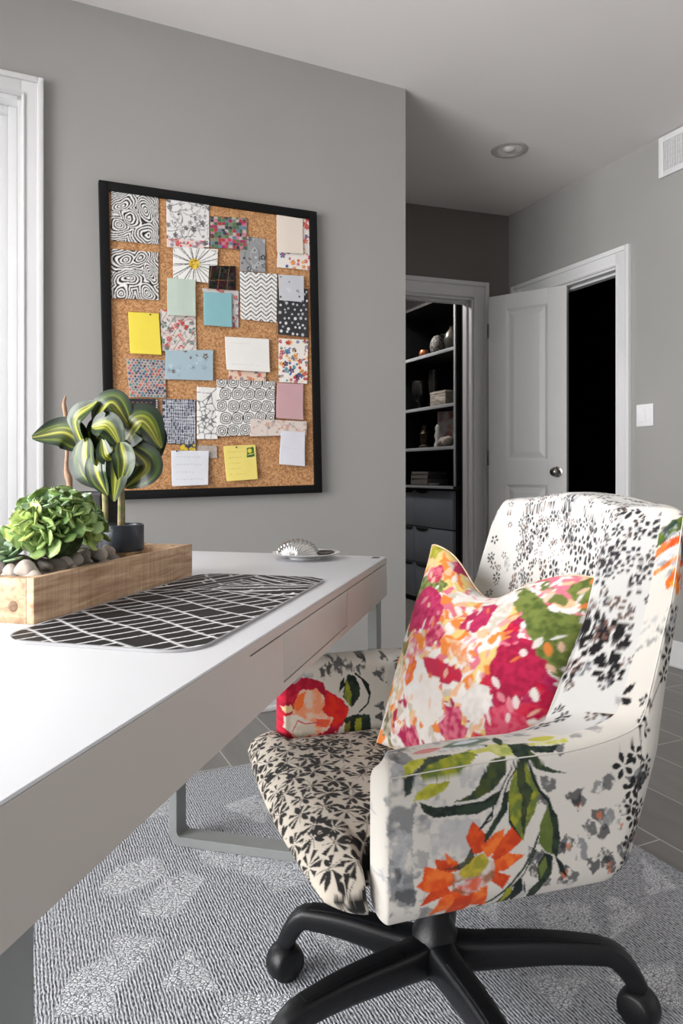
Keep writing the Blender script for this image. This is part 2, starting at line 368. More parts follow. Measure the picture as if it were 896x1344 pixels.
# doorway in the right wall
def trimgroup(name, loc, rz, parts):
    root = bpy.data.objects.new(name, None); COL.objects.link(root); struct(root); placed(root, loc, rz)
    for nm, bm in parts: bm_obj(nm, bm, M['trim'], root, 40)
    return root
def stop_bm(x0, x1, z1, y0, y1, t=.012):
    bm = bmesh.new(); box_into(bm, x0+.012, x0+.012+t, y0, y1, 0, z1-.012); box_into(bm, x1-.012-t, x1-.012, y0, y1, 0, z1-.012); box_into(bm, x0+.012, x1-.012, y0, y1, z1-.012-t, z1-.012); return bm
trimgroup('trim_1', R(A_R, 0), TH-math.pi/2, [('door_casing', casing_bm(-DV1, -DV0, 0, DZ, .095)), ('door_jamb', jamb_bm(-DV1, -DV0, 0, DZ, .12)), ('door_stop', stop_bm(-DV1, -DV0, DZ, .05, .09))])
trimgroup('trim_2', RB(0, 0), BROT, [('closet_casing', casing_bm(-KO1, -KO0, 0, 2.085, .105)), ('closet_jamb', jamb_bm(-KO1, -KO0, 0, 2.085, .12)), ('closet_stop', stop_bm(-KO1, -KO0, 2.085, .05, .09))])
# baseboards
def baseboard(name, loc, rz, x0, x1):
    bm = bmesh.new(); box_into(bm, x0, x1, -.013, 0, 0, .105, .002); box_into(bm, x0, x1, -.009, 0, .1, .13, .004); box_into(bm, x0, x1, -.024, -.01, 0, .022, .006)
    o = bm_obj(name, bm, M['trim'], None, 40); placed(o, loc, rz); return struct(o)
baseboard('baseboard_back', R(0, 2.697), TH, AL, A_END)
baseboard('baseboard_right', R(A_R, 0), TH-math.pi/2, -(DV0-.095), 1.75)
baseboard('baseboard_return', R(A_END, 0), TH+math.pi/2, 2.697, 3.9)
baseboard('baseboard_left', R(AL, 0), TH+math.pi/2, VF, 2.697)
baseboard('baseboard_front', R(0, VF), TH+math.pi, -A_R, -AL)
# open closet door
dh = Vector((.925, 4.44, 0)); df = Vector((1.322, 4.145, 0)); dv = df-dh; DW = dv.length; DRZ = math.atan2(dv.y, dv.x)
DT = 2.062
door = bpy.data.objects.new('door_1', None); COL.objects.link(door); struct(door); placed(door, dh, DRZ)
def panel_door(w, h, t):
    bm = bmesh.new(); st = w*.235
    zs = [.012, .21, .885, 1.035, h-.092, h]
    box_into(bm, 0, st, 0, t, zs[0], h, .002); box_into(bm, w-st, w, 0, t, zs[0], h, .002)
    for a, b in ((zs[0], zs[1]), (zs[2], zs[3]), (zs[4], h)): box_into(bm, st, w-st, 0, t, a, b)
    for a, b in ((zs[1], zs[2]), (zs[3], zs[4])):
        box_into(bm, st, w-st, t*.35, t*.65, a, b)
        x0, x1 = st, w-st; bvl = .03
        for sgn, y0, y1 in ((1, t*.0, t*.35), (-1, t, t*.65)):      # raised field with bevelled shoulder
            o1 = [(x0+.02, a+.02), (x1-.02, a+.02), (x1-.02, b-.02), (x0+.02, b-.02)]
            o2 = [(x0+.02+bvl, a+.02+bvl), (x1-.02-bvl, a+.02+bvl), (x1-.02-bvl, b-.02-bvl), (x0+.02+bvl, b-.02-bvl)]
            A = [bm.verts.new((x, y1, z)) for x, z in o1]; B = [bm.verts.new((x, y0+sgn*.003, z)) for x, z in o2]
            for k in range(4): bm.faces.new((A[k], A[(k+1) % 4], B[(k+1) % 4], B[k]))
            bm.faces.new(B)
            m1 = [(x0, a), (x1, a), (x1, b), (x0, b)]; m2 = [(x0+.016, a+.016), (x1-.016, a+.016), (x1-.016, b-.016), (x0+.016, b-.016)]
            A = [bm.verts.new((x, y0, z)) for x, z in m1]; B = [bm.verts.new((x, y1, z)) for x, z in m2]
            for k in range(4): bm.faces.new((A[k], A[(k+1) % 4], B[(k+1) % 4], B[k]))
    return bm
bm_obj('door_leaf', panel_door(DW, DT, .036), M['door'], door)
kz = .962
def knob(side):
    y = 0 if side < 0 else .036
    prof = [(0, .0), (.031, .0), (.031, .005), (.012, .009), (.011, .03), (.02, .036), (.027, .046), (.027, .056), (.02, .064), (0, .067)]
    k = lathe('door_knob', prof, M['nickel'], door, 32); k.rotation_euler = (math.pi/2*(1 if side < 0 else -1), 0, 0); k.location = (DW-.055, y, kz)
knob(-1); knob(1)
for hz in (.25, 1.05, 1.85): box('hinge', -.008, .004, -.006, .006, hz-.045, hz+.045, M['nickel'], door, .002)
# ceiling downlight
dl = thing('recessed_downlight', 'round recessed ceiling downlight, switched off, near the alcove corner', 'ceiling light', (.876, 3.687, ZC))
lathe('trim_ring', [(.07, .0), (.092, -.001), (.094, -.004), (.086, -.008), (.07, -.006), (.068, .0)], M['ring'], dl, 48)
lathe('reflector', [(.069, -.004), (.062, .01), (.045, .02), (0, .024)], mat('dull_reflector', (150, 148, 146), .3, metal=.6), dl, 40)
lathe('bulb', [(0, -.016), (.02, -.013), (.03, -.002), (.031, .012), (.02, .02)], mat('frosted_bulb', (205, 203, 200), .3), dl, 32, loc=(-.003, -.005, 0))
# return air vent high on the right wall
vt = thing('air_vent', 'white wall air vent with slatted grille by the ceiling', 'vent', R(A_R, 0, 0), TH-math.pi/2)
bm = bmesh.new(); X0, X1, Z0, Z1 = -2.546, -2.12, 2.436, 2.640
for r in ((X0, X0+.03, Z0, Z1), (X1-.03, X1, Z0, Z1), (X0+.03, X1-.03, Z0, Z0+.03), (X0+.03, X1-.03, Z1-.03, Z1)): box_into(bm, r[0], r[1], -.012, 0, r[2], r[3], .003)
bm_obj('vent_frame', bm, M['trim'], vt, 40)
box('vent_backing', X0+.03, X1-.03, -.003, -.001, Z0+.03, Z1-.03, M['desk_leg'], vt, 0)
bm = bmesh.new()
for i in range(38):
    x = X0+.036+i*.0098
    box_into(bm, x, x+.005, -.010, -.004, Z0+.03, Z1-.03)
for i in range(5): box_into(bm, X0+.03, X1-.03, -.0065, -.004, Z0+.05+i*.028, Z0+.053+i*.028)
bm_obj('vent_slats', bm, M['trim'], vt)
# light switch
sw = thing('light_switch', 'white double rocker light switch plate right of the dark doorway', 'light switch', R(A_R, 2.637, 1.253), TH-math.pi/2)
box('switch_plate', -.053, .053, -.006, 0, -.057, .057, M['switch'], sw, .003)
for x in (-.024, .024): box('rocker', x-.017, x+.017, -.011, -.005, -.034, .034, M['switch'], sw, .003)
# ------------------------------------------------------------------ rug
RUGZ = .011
def rug():
    # in the room frame: far edge v=2.206, right edge a=1.436
    a0, a1, v0, v1 = -1.3, 1.436, -.75, 2.206; st = .0065
    na, nv = int((a1-a0)/st), int((v1-v0)/st)
    c = Canvas(a0, v0, a1-a0, v1-v0, .0065, (0, 0, 0))
    def mp(p):
        q = floor_pt(*p); return (q.x*CT+q.y*ST, -q.x*ST+q.y*CT)
    A = [[(680, 515), (560, 660), (790, 680)], [(400, 470), (580, 485), (430, 650)], [(480, 400), (600, 410), (740, 265), (590, 265)],
         [(350, 310), (410, 225), (560, 190), (600, 260), (430, 330), (380, 330)], [(190, 760), (250, 620), (400, 540), (430, 600), (400, 771)],
         [(120, 340), (250, 250), (380, 140), (385, 165), (240, 290), (150, 340)], [(780, 790), (800, 700), (896, 680), (926, 790)], [(430, 45), (470, 0), (560, -30), (610, 0), (600, 40), (500, 60)]]
    c.map = mp; wht = (255, 255, 255)
    for P in A: c.poly([(x/2.715, 1060+y/2.715) for x, y in P], wht, 1, wob=.008, seed=len(P))
    Bq = [[(110, 340), (300, 390), (560, 410), (600, 500), (440, 560), (400, 500), (200, 450)], [(255, 235), (380, 190), (440, 250), (400, 300), (300, 250)],
          [(0, 560), (130, 470), (190, 510), (80, 650), (10, 640)], [(270, 940), (560, 920), (540, 1019), (250, 1060)], [(640, 590), (760, 690), (700, 790), (600, 720)]]
    for P in Bq: c.poly([(200+x/2.8, 980+y/2.8) for x, y in P], wht, 1, wob=.008, seed=len(P)+9)
    for P in [[(700, 1195), (770, 1190), (790, 1230), (720, 1235)], [(800, 1180), (850, 1210), (800, 1240)], [(800, 1290), (880, 1270), (896, 1330), (820, 1320)], [(690, 1290), (770, 1290), (740, 1340)], [(600, 1180), (660, 1170), (650, 1215)],
              [(840, 1130), (890, 1170), (850, 1180)]]: c.poly(P, wht, 1, wob=.01, seed=3)
    c.map = lambda p: p; r = random.Random(4)
    for i in range(70):
        x, y = r.uniform(a0, a1), r.uniform(v0, v1); q = R(x, y)
        if q.y > .95 and -.55 < q.x < .9: continue
        s = r.uniform(.07, .12); t = r.uniform(0, 6.28)
        c.poly([(x+s*math.cos(t+k*2.1), y+s*math.sin(t+k*2.1)) for k in range(3)], wht, 1, wob=.008, seed=i)
    X, Y = np.meshgrid(np.linspace(a0, a1, na), np.linspace(v0, v1, nv), indexing='ij')
    e = np.minimum(np.minimum(X-a0, a1-X), np.minimum(Y-v0, v1-Y)); Z = RUGZ*np.clip(e/.008+.15, 0, 1)**.5
    m1 = c.sample(X, Y)
    me = mesh_np('rug', np.stack([X, Y, Z], -1), grid_faces(na, nv)); smooth(me)
    at = me.color_attributes.new('paint', 'FLOAT_COLOR', 'POINT'); C = np.ones((na*nv, 4), np.float32); C[:, :3] = m1.reshape(-1, 3); at.data.foreach_set('color', C.ravel())
    m, nt, b = nmat('woven_rug'); N = nt.nodes; L = nt.links
    def math_(op, x, y=None, z=None):
        n = N.new('ShaderNodeMath'); n.operation = op
        for i, q in enumerate((x, y, z)):
            if q is None: continue
            if isinstance(q, (int, float)): n.inputs[i].default_value = q
            else: L.new(q, n.inputs[i])
        return n.outputs[0]
    tc = N.new('ShaderNodeTexCoord')
    def noise(scale, sc=(1, 1, 1), det=2):
        mpn = N.new('ShaderNodeMapping'); mpn.inputs['Scale'].default_value = sc; L.new(tc.outputs['Object'], mpn.inputs[0])
        n = N.new('ShaderNodeTexNoise'); n.inputs['Scale'].default_value = scale; n.inputs['Detail'].default_value = det; L.new(mpn.outputs[0], n.inputs[0]); return n.outputs[0]
    sp = N.new('ShaderNodeSeparateXYZ'); L.new(tc.outputs['Object'], sp.inputs[0])
    wob = math_('MULTIPLY', math_('SUBTRACT', noise(1, (70, 45, 1)), .5), .0065)
    xx = math_('ADD', sp.outputs['X'], wob)
    rib = math_('SINE', math_('MULTIPLY', xx, 2*math.pi/.0064)); rib = math_('MULTIPLY_ADD', rib, .5, .5)
    knots = noise(1, (300, 120, 1), 2); knots = math_('MULTIPLY_ADD', knots, 4.0, -1.5)
    g = math_('MULTIPLY', math_('ADD', math_('MULTIPLY', rib, .58), math_('MULTIPLY', knots, .46)), 1.0)
    vo = N.new('ShaderNodeTexVoronoi'); vo.inputs['Scale'].default_value = 1; vo.feature = 'DISTANCE_TO_EDGE'
    mpv = N.new('ShaderNodeMapping'); mpv.inputs['Scale'].default_value = (120, 190, 1); mpv.inputs['Rotation'].default_value = (0, 0, .5); L.new(tc.outputs['Object'], mpv.inputs[0]); L.new(mpv.outputs[0], vo.inputs[0])
    nub = math_('MINIMUM', math_('MULTIPLY', vo.outputs['Distance'], 5.5), 1.0)
    nub = math_('MULTIPLY', nub, math_('MULTIPLY_ADD', noise(90), .5, .72))
    at2 = N.new('ShaderNodeAttribute'); at2.attribute_name = 'paint'; msk = at2.outputs['Fac']
    mx = N.new('ShaderNodeMix'); mx.data_type = 'FLOAT'; L.new(msk, mx.inputs[0]); L.new(g, mx.inputs[2]); L.new(nub, mx.inputs[3]); h = mx.outputs[0]
    rp = N.new('ShaderNodeValToRGB'); L.new(g, rp.inputs[0]); rp.color_ramp.elements[0].position = .02; rp.color_ramp.elements[1].position = .85
    rp.color_ramp.elements[0].color = (*lin((72, 73, 80)), 1); rp.color_ramp.elements[1].color = (*lin((202, 204, 210)), 1)
    r2 = N.new('ShaderNodeValToRGB'); L.new(nub, r2.inputs[0]); r2.color_ramp.elements[0].position = .05; r2.color_ramp.elements[1].position = .6
    r2.color_ramp.elements[0].color = (*lin((120, 121, 127)), 1); r2.color_ramp.elements[1].color = (*lin((224, 226, 230)), 1)
    mc = N.new('ShaderNodeMix'); mc.data_type = 'RGBA'; L.new(msk, mc.inputs[0]); L.new(rp.outputs[0], mc.inputs[6]); L.new(r2.outputs[0], mc.inputs[7])
    L.new(mc.outputs[2], b.inputs['Base Color']); b.inputs['Roughness'].default_value = .95; b.inputs['Specular IOR Level'].default_value = .1
    bp = N.new('ShaderNodeBump'); bp.inputs['Strength'].default_value = .7; bp.inputs['Distance'].default_value = .004; L.new(h, bp.inputs['Height']); L.new(bp.outputs[0], b.inputs['Normal'])
    o = link('rug', me, m); o.rotation_euler = (0, 0, TH)
    tag(o, 'grey and white woven rug with scattered nubby triangles under the desk and armchair', 'rug')
rug()

# ------------------------------------------------------------------ desk
DRZ2 = math.radians(-13.97); D0 = Vector((-.208, .432, 0)); DL, DWD = 1.317, .56
desk = thing('desk', 'long white writing desk with greige drawer front and grey metal sled legs', 'desk', D0, DRZ2)
def deskP(x, y, z=0.0):
    c, s = math.cos(DRZ2), math.sin(DRZ2); return Vector((D0.x+x*c-y*s, D0.y+x*s+y*c, z))
box('tabletop', -DWD, 0, -.008, DL, .7465, .75, M['desk_top'], desk, .001)
ZB = .656
bm = bmesh.new(); G0, G1 = .415, 1.317              # finger groove span, drawer span
DR0, DR1 = .540, .905
t = .02
box_into(bm, -t, 0, -.008, DL, .7355, .7465); box_into(bm, -DWD, -t, -.008, DL, .7375, .7465)
box_into(bm, -t, 0, -.008, G0, ZB, .7355)              # solid near part of the front rail
box_into(bm, -t, 0, G0, DR0-.0012, ZB, .7332)
box_into(bm, -t, 0, DR0-.0012, DR1+.0012, ZB, ZB+.011)
box_into(bm, -t, 0, DR1+.0012, DL, ZB, .7332)
box_into(bm, -DWD, -DWD+t, 0, DL, ZB, .737)
box_into(bm, -DWD+t, -t, 0, t, ZB, .737); box_into(bm, -DWD+t, -t, DL-t, DL, ZB, .737)
box_into(bm, -DWD+t, -t, t, DL-t, ZB+.004, ZB+.012)
bm_obj('apron', bm, M['desk_face'], desk)
box('gap_shade', -t-.01, -.012, .05, DL-.05, ZB+.006, .7365, M['black_seam'], desk, 0)  # dark strip painting the shade inside the groove and drawer gaps
dr = box('drawer', -t+.001, 0, DR0, DR1, ZB+.0125, .7332, M['desk_face'], desk, .0012)
# sled legs: rounded rectangular loops of flat bar
def sled(y, nm='sled_leg', w_=.052):
    th, rad = .012, .035; x0, x1 = -DWD+.012, -.012; z0, z1 = .0125, ZB
    def loop(i):
        pts = []; r = rad-i
        for cx, cz, a0 in ((x1-rad, z0+rad, -90), (x1-rad, z1-.002, 0)):
            if a0 == 0: pts.append((x1-i, z1)); continue
            for k in range(7): q = math.radians(a0+90*k/6); pts.append((cx+r*math.cos(q), cz+r*math.sin(q)))
        L_ = [(x0+x1-p[0], p[1]) for p in reversed(pts)]
        return pts+L_
    o_, i_ = loop(0), loop(th*1.9); n = len(o_); V = []
    for yy in (y-w_/2, y+w_/2):
        V += [(p[0], yy, p[1]) for p in o_]+[(p[0], yy, p[1]) for p in i_]
    F = []
    k2 = 2*n
    order = list(range(n))
    for k in range(n-1):
        a, b = order[k], order[k+1]
        if k == n//2-1: continue                                       # open at the top, under the apron
        F += [(a, b, n+b, n+a), (k2+a, k2+n+a, k2+n+b, k2+b), (a, k2+a, k2+b, b), (n+a, n+b, k2+n+b, k2+n+a)]
    # close bottom run between the two corners
    a, b = 0, n-1
    F += [(b, a, n+a, n+b), (k2+b, k2+n+b, k2+n+a, k2+a), (b, k2+b, k2+a, a), (n+b, n+a, k2+n+a, k2+n+b)]
    me = bpy.data.meshes.new(nm); me.from_pydata(V, [], F); bm = bmesh.new(); bm.from_mesh(me); bmesh.ops.recalc_face_normals(bm, faces=bm.faces)
    bmesh.ops.bevel(bm, geom=[e for e in bm.edges if e.calc_length() > .03 and abs((e.verts[0].co-e.verts[1].co).y) < 1e-5], offset=.0015, segments=1, affect='EDGES')
    bm.to_mesh(me); bm.free(); smooth(me, 35); return link(nm, me, M['desk_leg'], desk)
sled(DL-.036); sled(.0235, w_=.046)
# small printed mark at the far corner of the top
bm = bmesh.new(); box_into(bm, -.030, -.012, DL-.05, DL-.012, .75, .7505, .0002); bm_obj('corner_grommet', bm, M['nickel'], desk)

# desk mat ------------------------------------------------------------
def desk_mat():
    x0, x1, y0, y1, rad = -.302, -.038, .345, .925, .05; res = .0012
    c = Canvas(x0, y0, x1-x0, y1-y0, res, (30, 28, 29)); W = (228, 228, 230); lw = .0032
    # bricks in the near part: long lines with staggered cross lines, all slightly skewed
    rr = random.Random(3); sk = .34
    def T(u, v): return (x0+u, y0+v)
    e1 = np.array([.843, -.538]); e2 = np.array([.538, .843]); lim = lambda p: p[1] < y0+.375+.05*math.sin((p[0]-x0)*14)
    sA, sB = .050, .0265
    for i in range(-6, 16):
        org = np.array([x0, y0])+e2*(i*sA)
        P = [tuple(org+e1*u+e2*.003*math.sin(u*28+i*1.7)) for u in np.linspace(-.35, .6, 50)]
        for k in range(len(P)-1):
            if lim(P[k]): c.line([P[k], P[k+1]], lw*1.0, W)
        for k in range(-16, 26):
            u = k*sB+(i % 2)*sB*.5+rr.uniform(-.002, .002); p = org+e1*u
            if lim(p) and rr.random() < .93: c.line([tuple(p), tuple(p+e2*sA*.5+e1*.0015), tuple(p+e2*sA)], lw, W)
    c2 = [(0, .40), (.05, .375), (.13, .37), (.264, .34)]
    # far part: fans of near-parallel lines in different directions
    regs = [([(0, .36), (.10, .40), (.13, .60), (0, .60)], 1.15, .019), ([(.10, .40), (.264, .36), (.264, .49), (.11, .45)], .42, .013), ([(.11, .45), (.264, .49), (.264, .60), (.13, .60)], -.62, .017)]
    for P, an, sp in regs:
        cc = Canvas(x0, y0, x1-x0, y1-y0, res, (30, 28, 29))
        ca, sa = math.cos(an), math.sin(an); mx, my = x0+.13, y0+.46
        for i in range(-22, 22):
            o = i*sp*(1+.15*math.sin(i*2.1)); q = [(mx-sa*o+ca*u, my+ca*o+sa*u+.006*math.sin(u*25+i)) for u in np.linspace(-.3, .3, 12)]
            cc.line(q, lw*rr.uniform(.7, 1.3), W)
            for k in range(3):
                u = rr.uniform(-.25, .25); p = (mx-sa*o+ca*u, my+ca*o+sa*u); cc.line([p, (p[0]-sa*sp*1.0+ca*sp*.5, p[1]+ca*sp*1.0+sa*sp*.5)], lw, W)
        msk = Canvas(x0, y0, x1-x0, y1-y0, res, (0, 0, 0)); msk.poly([T(*p) for p in P], (255, 255, 255)); f = msk.a
        c.a = c.a*(1-f)+cc.a*f
        c.line([T(*P[0]), T(*P[1])], lw, W)
    # rounded rectangle built as nested rings towards the middle
    def outline(k):                                                   # k 0..1 rounded rectangle shrunk inwards
        pts = []; n = 24; w2, h2 = (x1-x0)/2, (y1-y0)/2
        return pts
    n, m = int((x1-x0)/.0022), int((y1-y0)/.0026)
    U, V = np.meshgrid(np.linspace(-1, 1, n), np.linspace(-1, 1, m), indexing='ij')
    hw, hh = (x1-x0)/2, (y1-y0)/2
    Y = V*hh
    ex = hw-rad+np.sqrt(np.clip(rad**2-np.clip(np.abs(Y)-(hh-rad), 0, None)**2, 0, None)); X = U*np.maximum(ex, 1e-4)
    ZT = np.full_like(X, .7536); cx, cy = (x0+x1)/2, (y0+y1)/2
    edge = (np.abs(U) == 1) | (np.abs(V) == 1)
    C = c.sample(cx+X, cy+Y)
    d = np.minimum((1-np.abs(U))*ex, (hh-np.abs(Y))); rim = (d < .0028)
    C[rim] = lin((150, 150, 152))
    top = np.stack([cx+X, cy+Y, ZT], -1); bot = top.copy(); bot[..., 2] = .7502
    Vv = np.concatenate([top.reshape(-1, 3), bot.reshape(-1, 3)]); F1 = grid_faces(n, m)
    b = [i*m for i in range(n)]+[(n-1)*m+j for j in range(1, m)]+[i*m+m-1 for i in range(n-2, -1, -1)]+[j for j in range(m-2, 0, -1)]
    b = np.array(b); b2 = np.roll(b, -1); F2 = np.stack([b, b+n*m, b2+n*m, b2], -1)
    me = mesh_np('desk_mat', Vv, np.concatenate([F1, F2])); paint(me, np.concatenate([C.reshape(-1, 3), np.broadcast_to(lin((150, 150, 152)), (n*m, 3))]))
    o = link('desk_mat', me, paint_mat('mat_print', .6, .1)); o.location = D0; o.rotation_euler = (0, 0, DRZ2)
    tag(o, 'black desk mat with white brick and fan lines and rounded corners on the white desk', 'desk mat')
desk_mat()

# wooden trough ---------------------------------------------------------
def wood_mat():
    m, nt, b = nmat('raw_pine'); N = nt.nodes; L = nt.links; tc = N.new('ShaderNodeTexCoord')
    def nz(scale, sc, det=5):
        mp = N.new('ShaderNodeMapping'); mp.inputs['Scale'].default_value = sc; L.new(tc.outputs['Object'], mp.inputs[0])
        n = N.new('ShaderNodeTexNoise'); n.inputs['Scale'].default_value = scale; n.inputs['Detail'].default_value = det; n.inputs['Distortion'].default_value = .6; L.new(mp.outputs[0], n.inputs[0]); return n.outputs[0]
    g = nz(9, (7, 1, 10)); r = N.new('ShaderNodeValToRGB'); L.new(g, r.inputs[0]); cr = r.color_ramp
    cr.elements[0].position = .3; cr.elements[0].color = (*lin((158, 122, 92)), 1); cr.elements[1].position = .68; cr.elements[1].color = (*lin((218, 186, 152)), 1)
    saw = nz(30, (1, 9, .35), 2); mr = N.new('ShaderNodeMapRange'); mr.inputs['From Min'].default_value = .35; mr.inputs['From Max'].default_value = .65; mr.inputs['To Min'].default_value = .84; mr.inputs['To Max'].default_value = 1.06; L.new(saw, mr.inputs['Value'])
    vm = N.new('ShaderNodeVectorMath'); vm.operation = 'SCALE'; L.new(r.outputs[0], vm.inputs[0]); L.new(mr.outputs[0], vm.inputs['Scale']); L.new(vm.outputs[0], b.inputs['Base Color'])
    b.inputs['Roughness'].default_value = .7; bp = N.new('ShaderNodeBump'); bp.inputs['Strength'].default_value = .3; bp.inputs['Distance'].default_value = .002; L.new(saw, bp.inputs['Height']); L.new(bp.outputs[0], b.inputs['Normal']); return m
M['pine'] = wood_mat()
TX0, TX1, TY0, TY1, TZ0, TZ1 = -.425, -.315, .44, .91, .75, .812
tr = thing('wooden_planter_box', 'long raw pine trough on the desk holding succulents, pebbles and potted plant', 'planter', D0, DRZ2)
box('side_board', TX1-.012, TX1, TY0, TY1, TZ0, TZ1, M['pine'], tr, .0012); box('side_board', TX0, TX0+.012, TY0, TY1, TZ0, TZ1, M['pine'], tr, .0012)
box('end_board', TX0+.012, TX1-.012, TY0, TY0+.018, TZ0, TZ1-.001, M['pine'], tr, .0012); box('end_board', TX0+.012, TX1-.012, TY1-.022, TY1, TZ0, TZ1-.001, M['pine'], tr, .0012)
box('bottom_board', TX0+.012, TX1-.012, TY0+.018, TY1-.022, TZ0, TZ0+.007, M['pine'], tr, 0)
kn = lathe('wood_knot', [(0, .0008), (.004, .0008), (.0065, .0004), (.0075, .0)], mat('knot_wood', (120, 92, 70), .8, noise=.3, nscale=200), tr, 24); kn.rotation_euler = (math.pi/2, 0, 0); kn.location = (TX1-.032, TY0-.0002, .773)

# pebbles ----------------------------------------------------------------
pm = [mat('warm_pebble', (150, 138, 126), .85, noise=.28, nscale=120, bump=.5, bscale=300), mat('pale_pebble', (180, 170, 160), .85, noise=.2, nscale=140, bump=.5, bscale=300), mat('grey_pebble', (120, 112, 104), .85, noise=.3, nscale=130, bump=.5, bscale=300)]
def pebble_mesh(seed):
    bm = bmesh.new(); bmesh.ops.create_icosphere(bm, subdivisions=3, radius=1); r = random.Random(seed)
    ph = [(r.uniform(0, 6), r.uniform(1.2, 2.6), Vector((r.gauss(0, 1), r.gauss(0, 1), r.gauss(0, 1))).normalized()) for _ in range(7)]
    for v in bm.verts:
        n = v.co.normalized(); v.co = n*(1+sum(.055*math.sin(f*2*n.dot(d)+p) for p, f, d in ph))
    me = bpy.data.meshes.new('pebble'); bm.to_mesh(me); bm.free(); smooth(me); return me
pme = []
for k in range(6):
    q = pebble_mesh(k); q.materials.append(pm[k % 3]); pme.append(q)
rr = random.Random(11); NP = 0
def peb(x, y, z, s, k):
    global NP
    o = bpy.data.objects.new('pebble', pme[k % 6]); COL.objects.link(o); o.location = deskP(x, y, z)
    o.scale = (s*rr.uniform(.85, 1.25), s*rr.uniform(.85, 1.2), s*rr.uniform(.7, .95)); o.rotation_euler = (rr.uniform(-.4, .4), rr.uniform(-.4, .4), rr.uniform(0, 6))
    tag(o, 'small rounded stone in the pebble bed below the succulent in the pine trough', 'pebble', 'pebbles in the pine trough'); NP += 1
layers = [(.766, 0), (.784, 1), (.802, 2), (.817, 3)]
for z, ly in layers:
    y = TY0+.03
    while y < TY0+.245:
        x = TX0+.024+(ly % 2)*.008
        while x < TX1-.020:
            if not ((ly < 2 and (TX0+.04 < x < TX1-.05 or y > TY0+.17)) or (ly == 3 and (rr.random() < .35 or x < TX0+.03))):
                s = rr.uniform(.010, .0165); peb(x+rr.uniform(-.003, .003), y+rr.uniform(-.004, .004), z+rr.uniform(-.003, .004), s, rr.randrange(6))
            x += .021
        y += .022
box('gravel_bed', TX0+.0125, TX1-.0125, TY0+.0185, TY0+.26, TZ0+.0072, .797, M['soil'], tr, .003)

# succulent ---------------------------------------------------------------
def leaf_mat(name, c_in, c_edge, c_tip, rough=.4, stripes=False):
    m, nt, b = nmat(name); N = nt.nodes; L = nt.links; at = N.new('ShaderNodeAttribute'); at.attribute_name = 'paint'
    tc = N.new('ShaderNodeTexCoord'); nz = N.new('ShaderNodeTexNoise'); nz.inputs['Scale'].default_value = 60; L.new(tc.outputs['Object'], nz.inputs[0])
    mr = N.new('ShaderNodeMapRange'); mr.inputs['To Min'].default_value = .8; mr.inputs['To Max'].default_value = 1.2; L.new(nz.outputs[0], mr.inputs['Value'])
    vm = N.new('ShaderNodeVectorMath'); vm.operation = 'SCALE'; L.new(at.outputs['Color'], vm.inputs[0]); L.new(mr.outputs[0], vm.inputs['Scale']); L.new(vm.outputs[0], b.inputs['Base Color'])
    b.inputs['Roughness'].default_value = rough; b.inputs['Subsurface Weight'].default_value = .0; b.inputs['Coat Weight'].default_value = .15; return m
M['succ'] = leaf_mat('succulent_flesh', None, None, None, .38)
def rosette_mesh(seed, n=19):
    r = random.Random(seed); Vs = []; Fs = []; Cs = []; off = 0
    base = [lin((88, 118, 62)), lin((120, 146, 86)), lin((112, 138, 106)), lin((140, 158, 84))][seed % 4]
    for i in range(n):
        f = i/(n-1); ang = i*2.39996; L = .013+.019*f; el = math.radians(76-56*f); Wd = L*(.72+.12*r.random())
        m, k = 9, 12; us = np.linspace(0, 1, m); 
        P = np.zeros((m, k, 3)); C = np.zeros((m, k, 3))
        for a, u in enumerate(us):
            wv = Wd*.5*(.28+.72*math.sin(math.pi*min(1, u*.90+.03)**2.0)**.7)*(1 if u < .99 else .25)
            th = .0032*(1-.4*u)*(.4 if u in (0, 1) else 1)
            cu = el+.55*u-.15; x0 = L*u*math.cos(el)+.0015; z0 = L*u*math.sin(el)+.004*u*u
            for b_ in range(k):
                t = 2*math.pi*b_/k; yy = wv*math.cos(t); zz = th*math.sin(t)+ .9*yy*yy/max(Wd, 1e-4)*.35
                P[a, b_] = (x0-zz*math.sin(el), yy, z0+zz*math.cos(el))
                tip = max(0, u-.82)/.18; C[a, b_] = base*(1.0+.45*u)*(1-tip*.25)+lin((150, 120, 70))*tip*.25
        ca, sa = math.cos(ang), math.sin(ang); Q = P.copy(); Q[..., 0] = P[..., 0]*ca-P[..., 1]*sa; Q[..., 1] = P[..., 0]*sa+P[..., 1]*ca
        Vs.append(Q.reshape(-1, 3)); Fs.append(grid_faces(m, k, cv=True)+off)
        cap = np.array([[off+(m-1)*k+q, off+(m-1)*k+(q+1) % k, off+(m-1)*k+(k-2-q) % k, off+(m-1)*k+(k-1-q) % k] for q in range(k//2-1)]); Fs.append(cap)
        Cs.append(C.reshape(-1, 3)); off += m*k
    me = mesh_np('rosette', np.concatenate(Vs), np.concatenate(Fs)); smooth(me); paint(me, np.concatenate(Cs)); me.materials.append(M['succ']); return me
ros = [rosette_mesh(k, 11+2*(k % 3)) for k in range(6)]
suc = thing('succulent_plant', 'large green dome of succulent rosettes above the pebbles in the pine trough', 'succulent', deskP(-.372, .572, .806), DRZ2)
bm = bmesh.new(); bmesh.ops.create_icosphere(bm, subdivisions=3, radius=1)
for v in bm.verts: v.co = Vector((v.co.x*.032, v.co.y*.042, v.co.z*.036+.048))
bm_obj('moss_core', bm, mat('moss_core', (58, 74, 36), .95, noise=.4, nscale=150, bump=.6, bscale=200), suc, 60)
k = 0
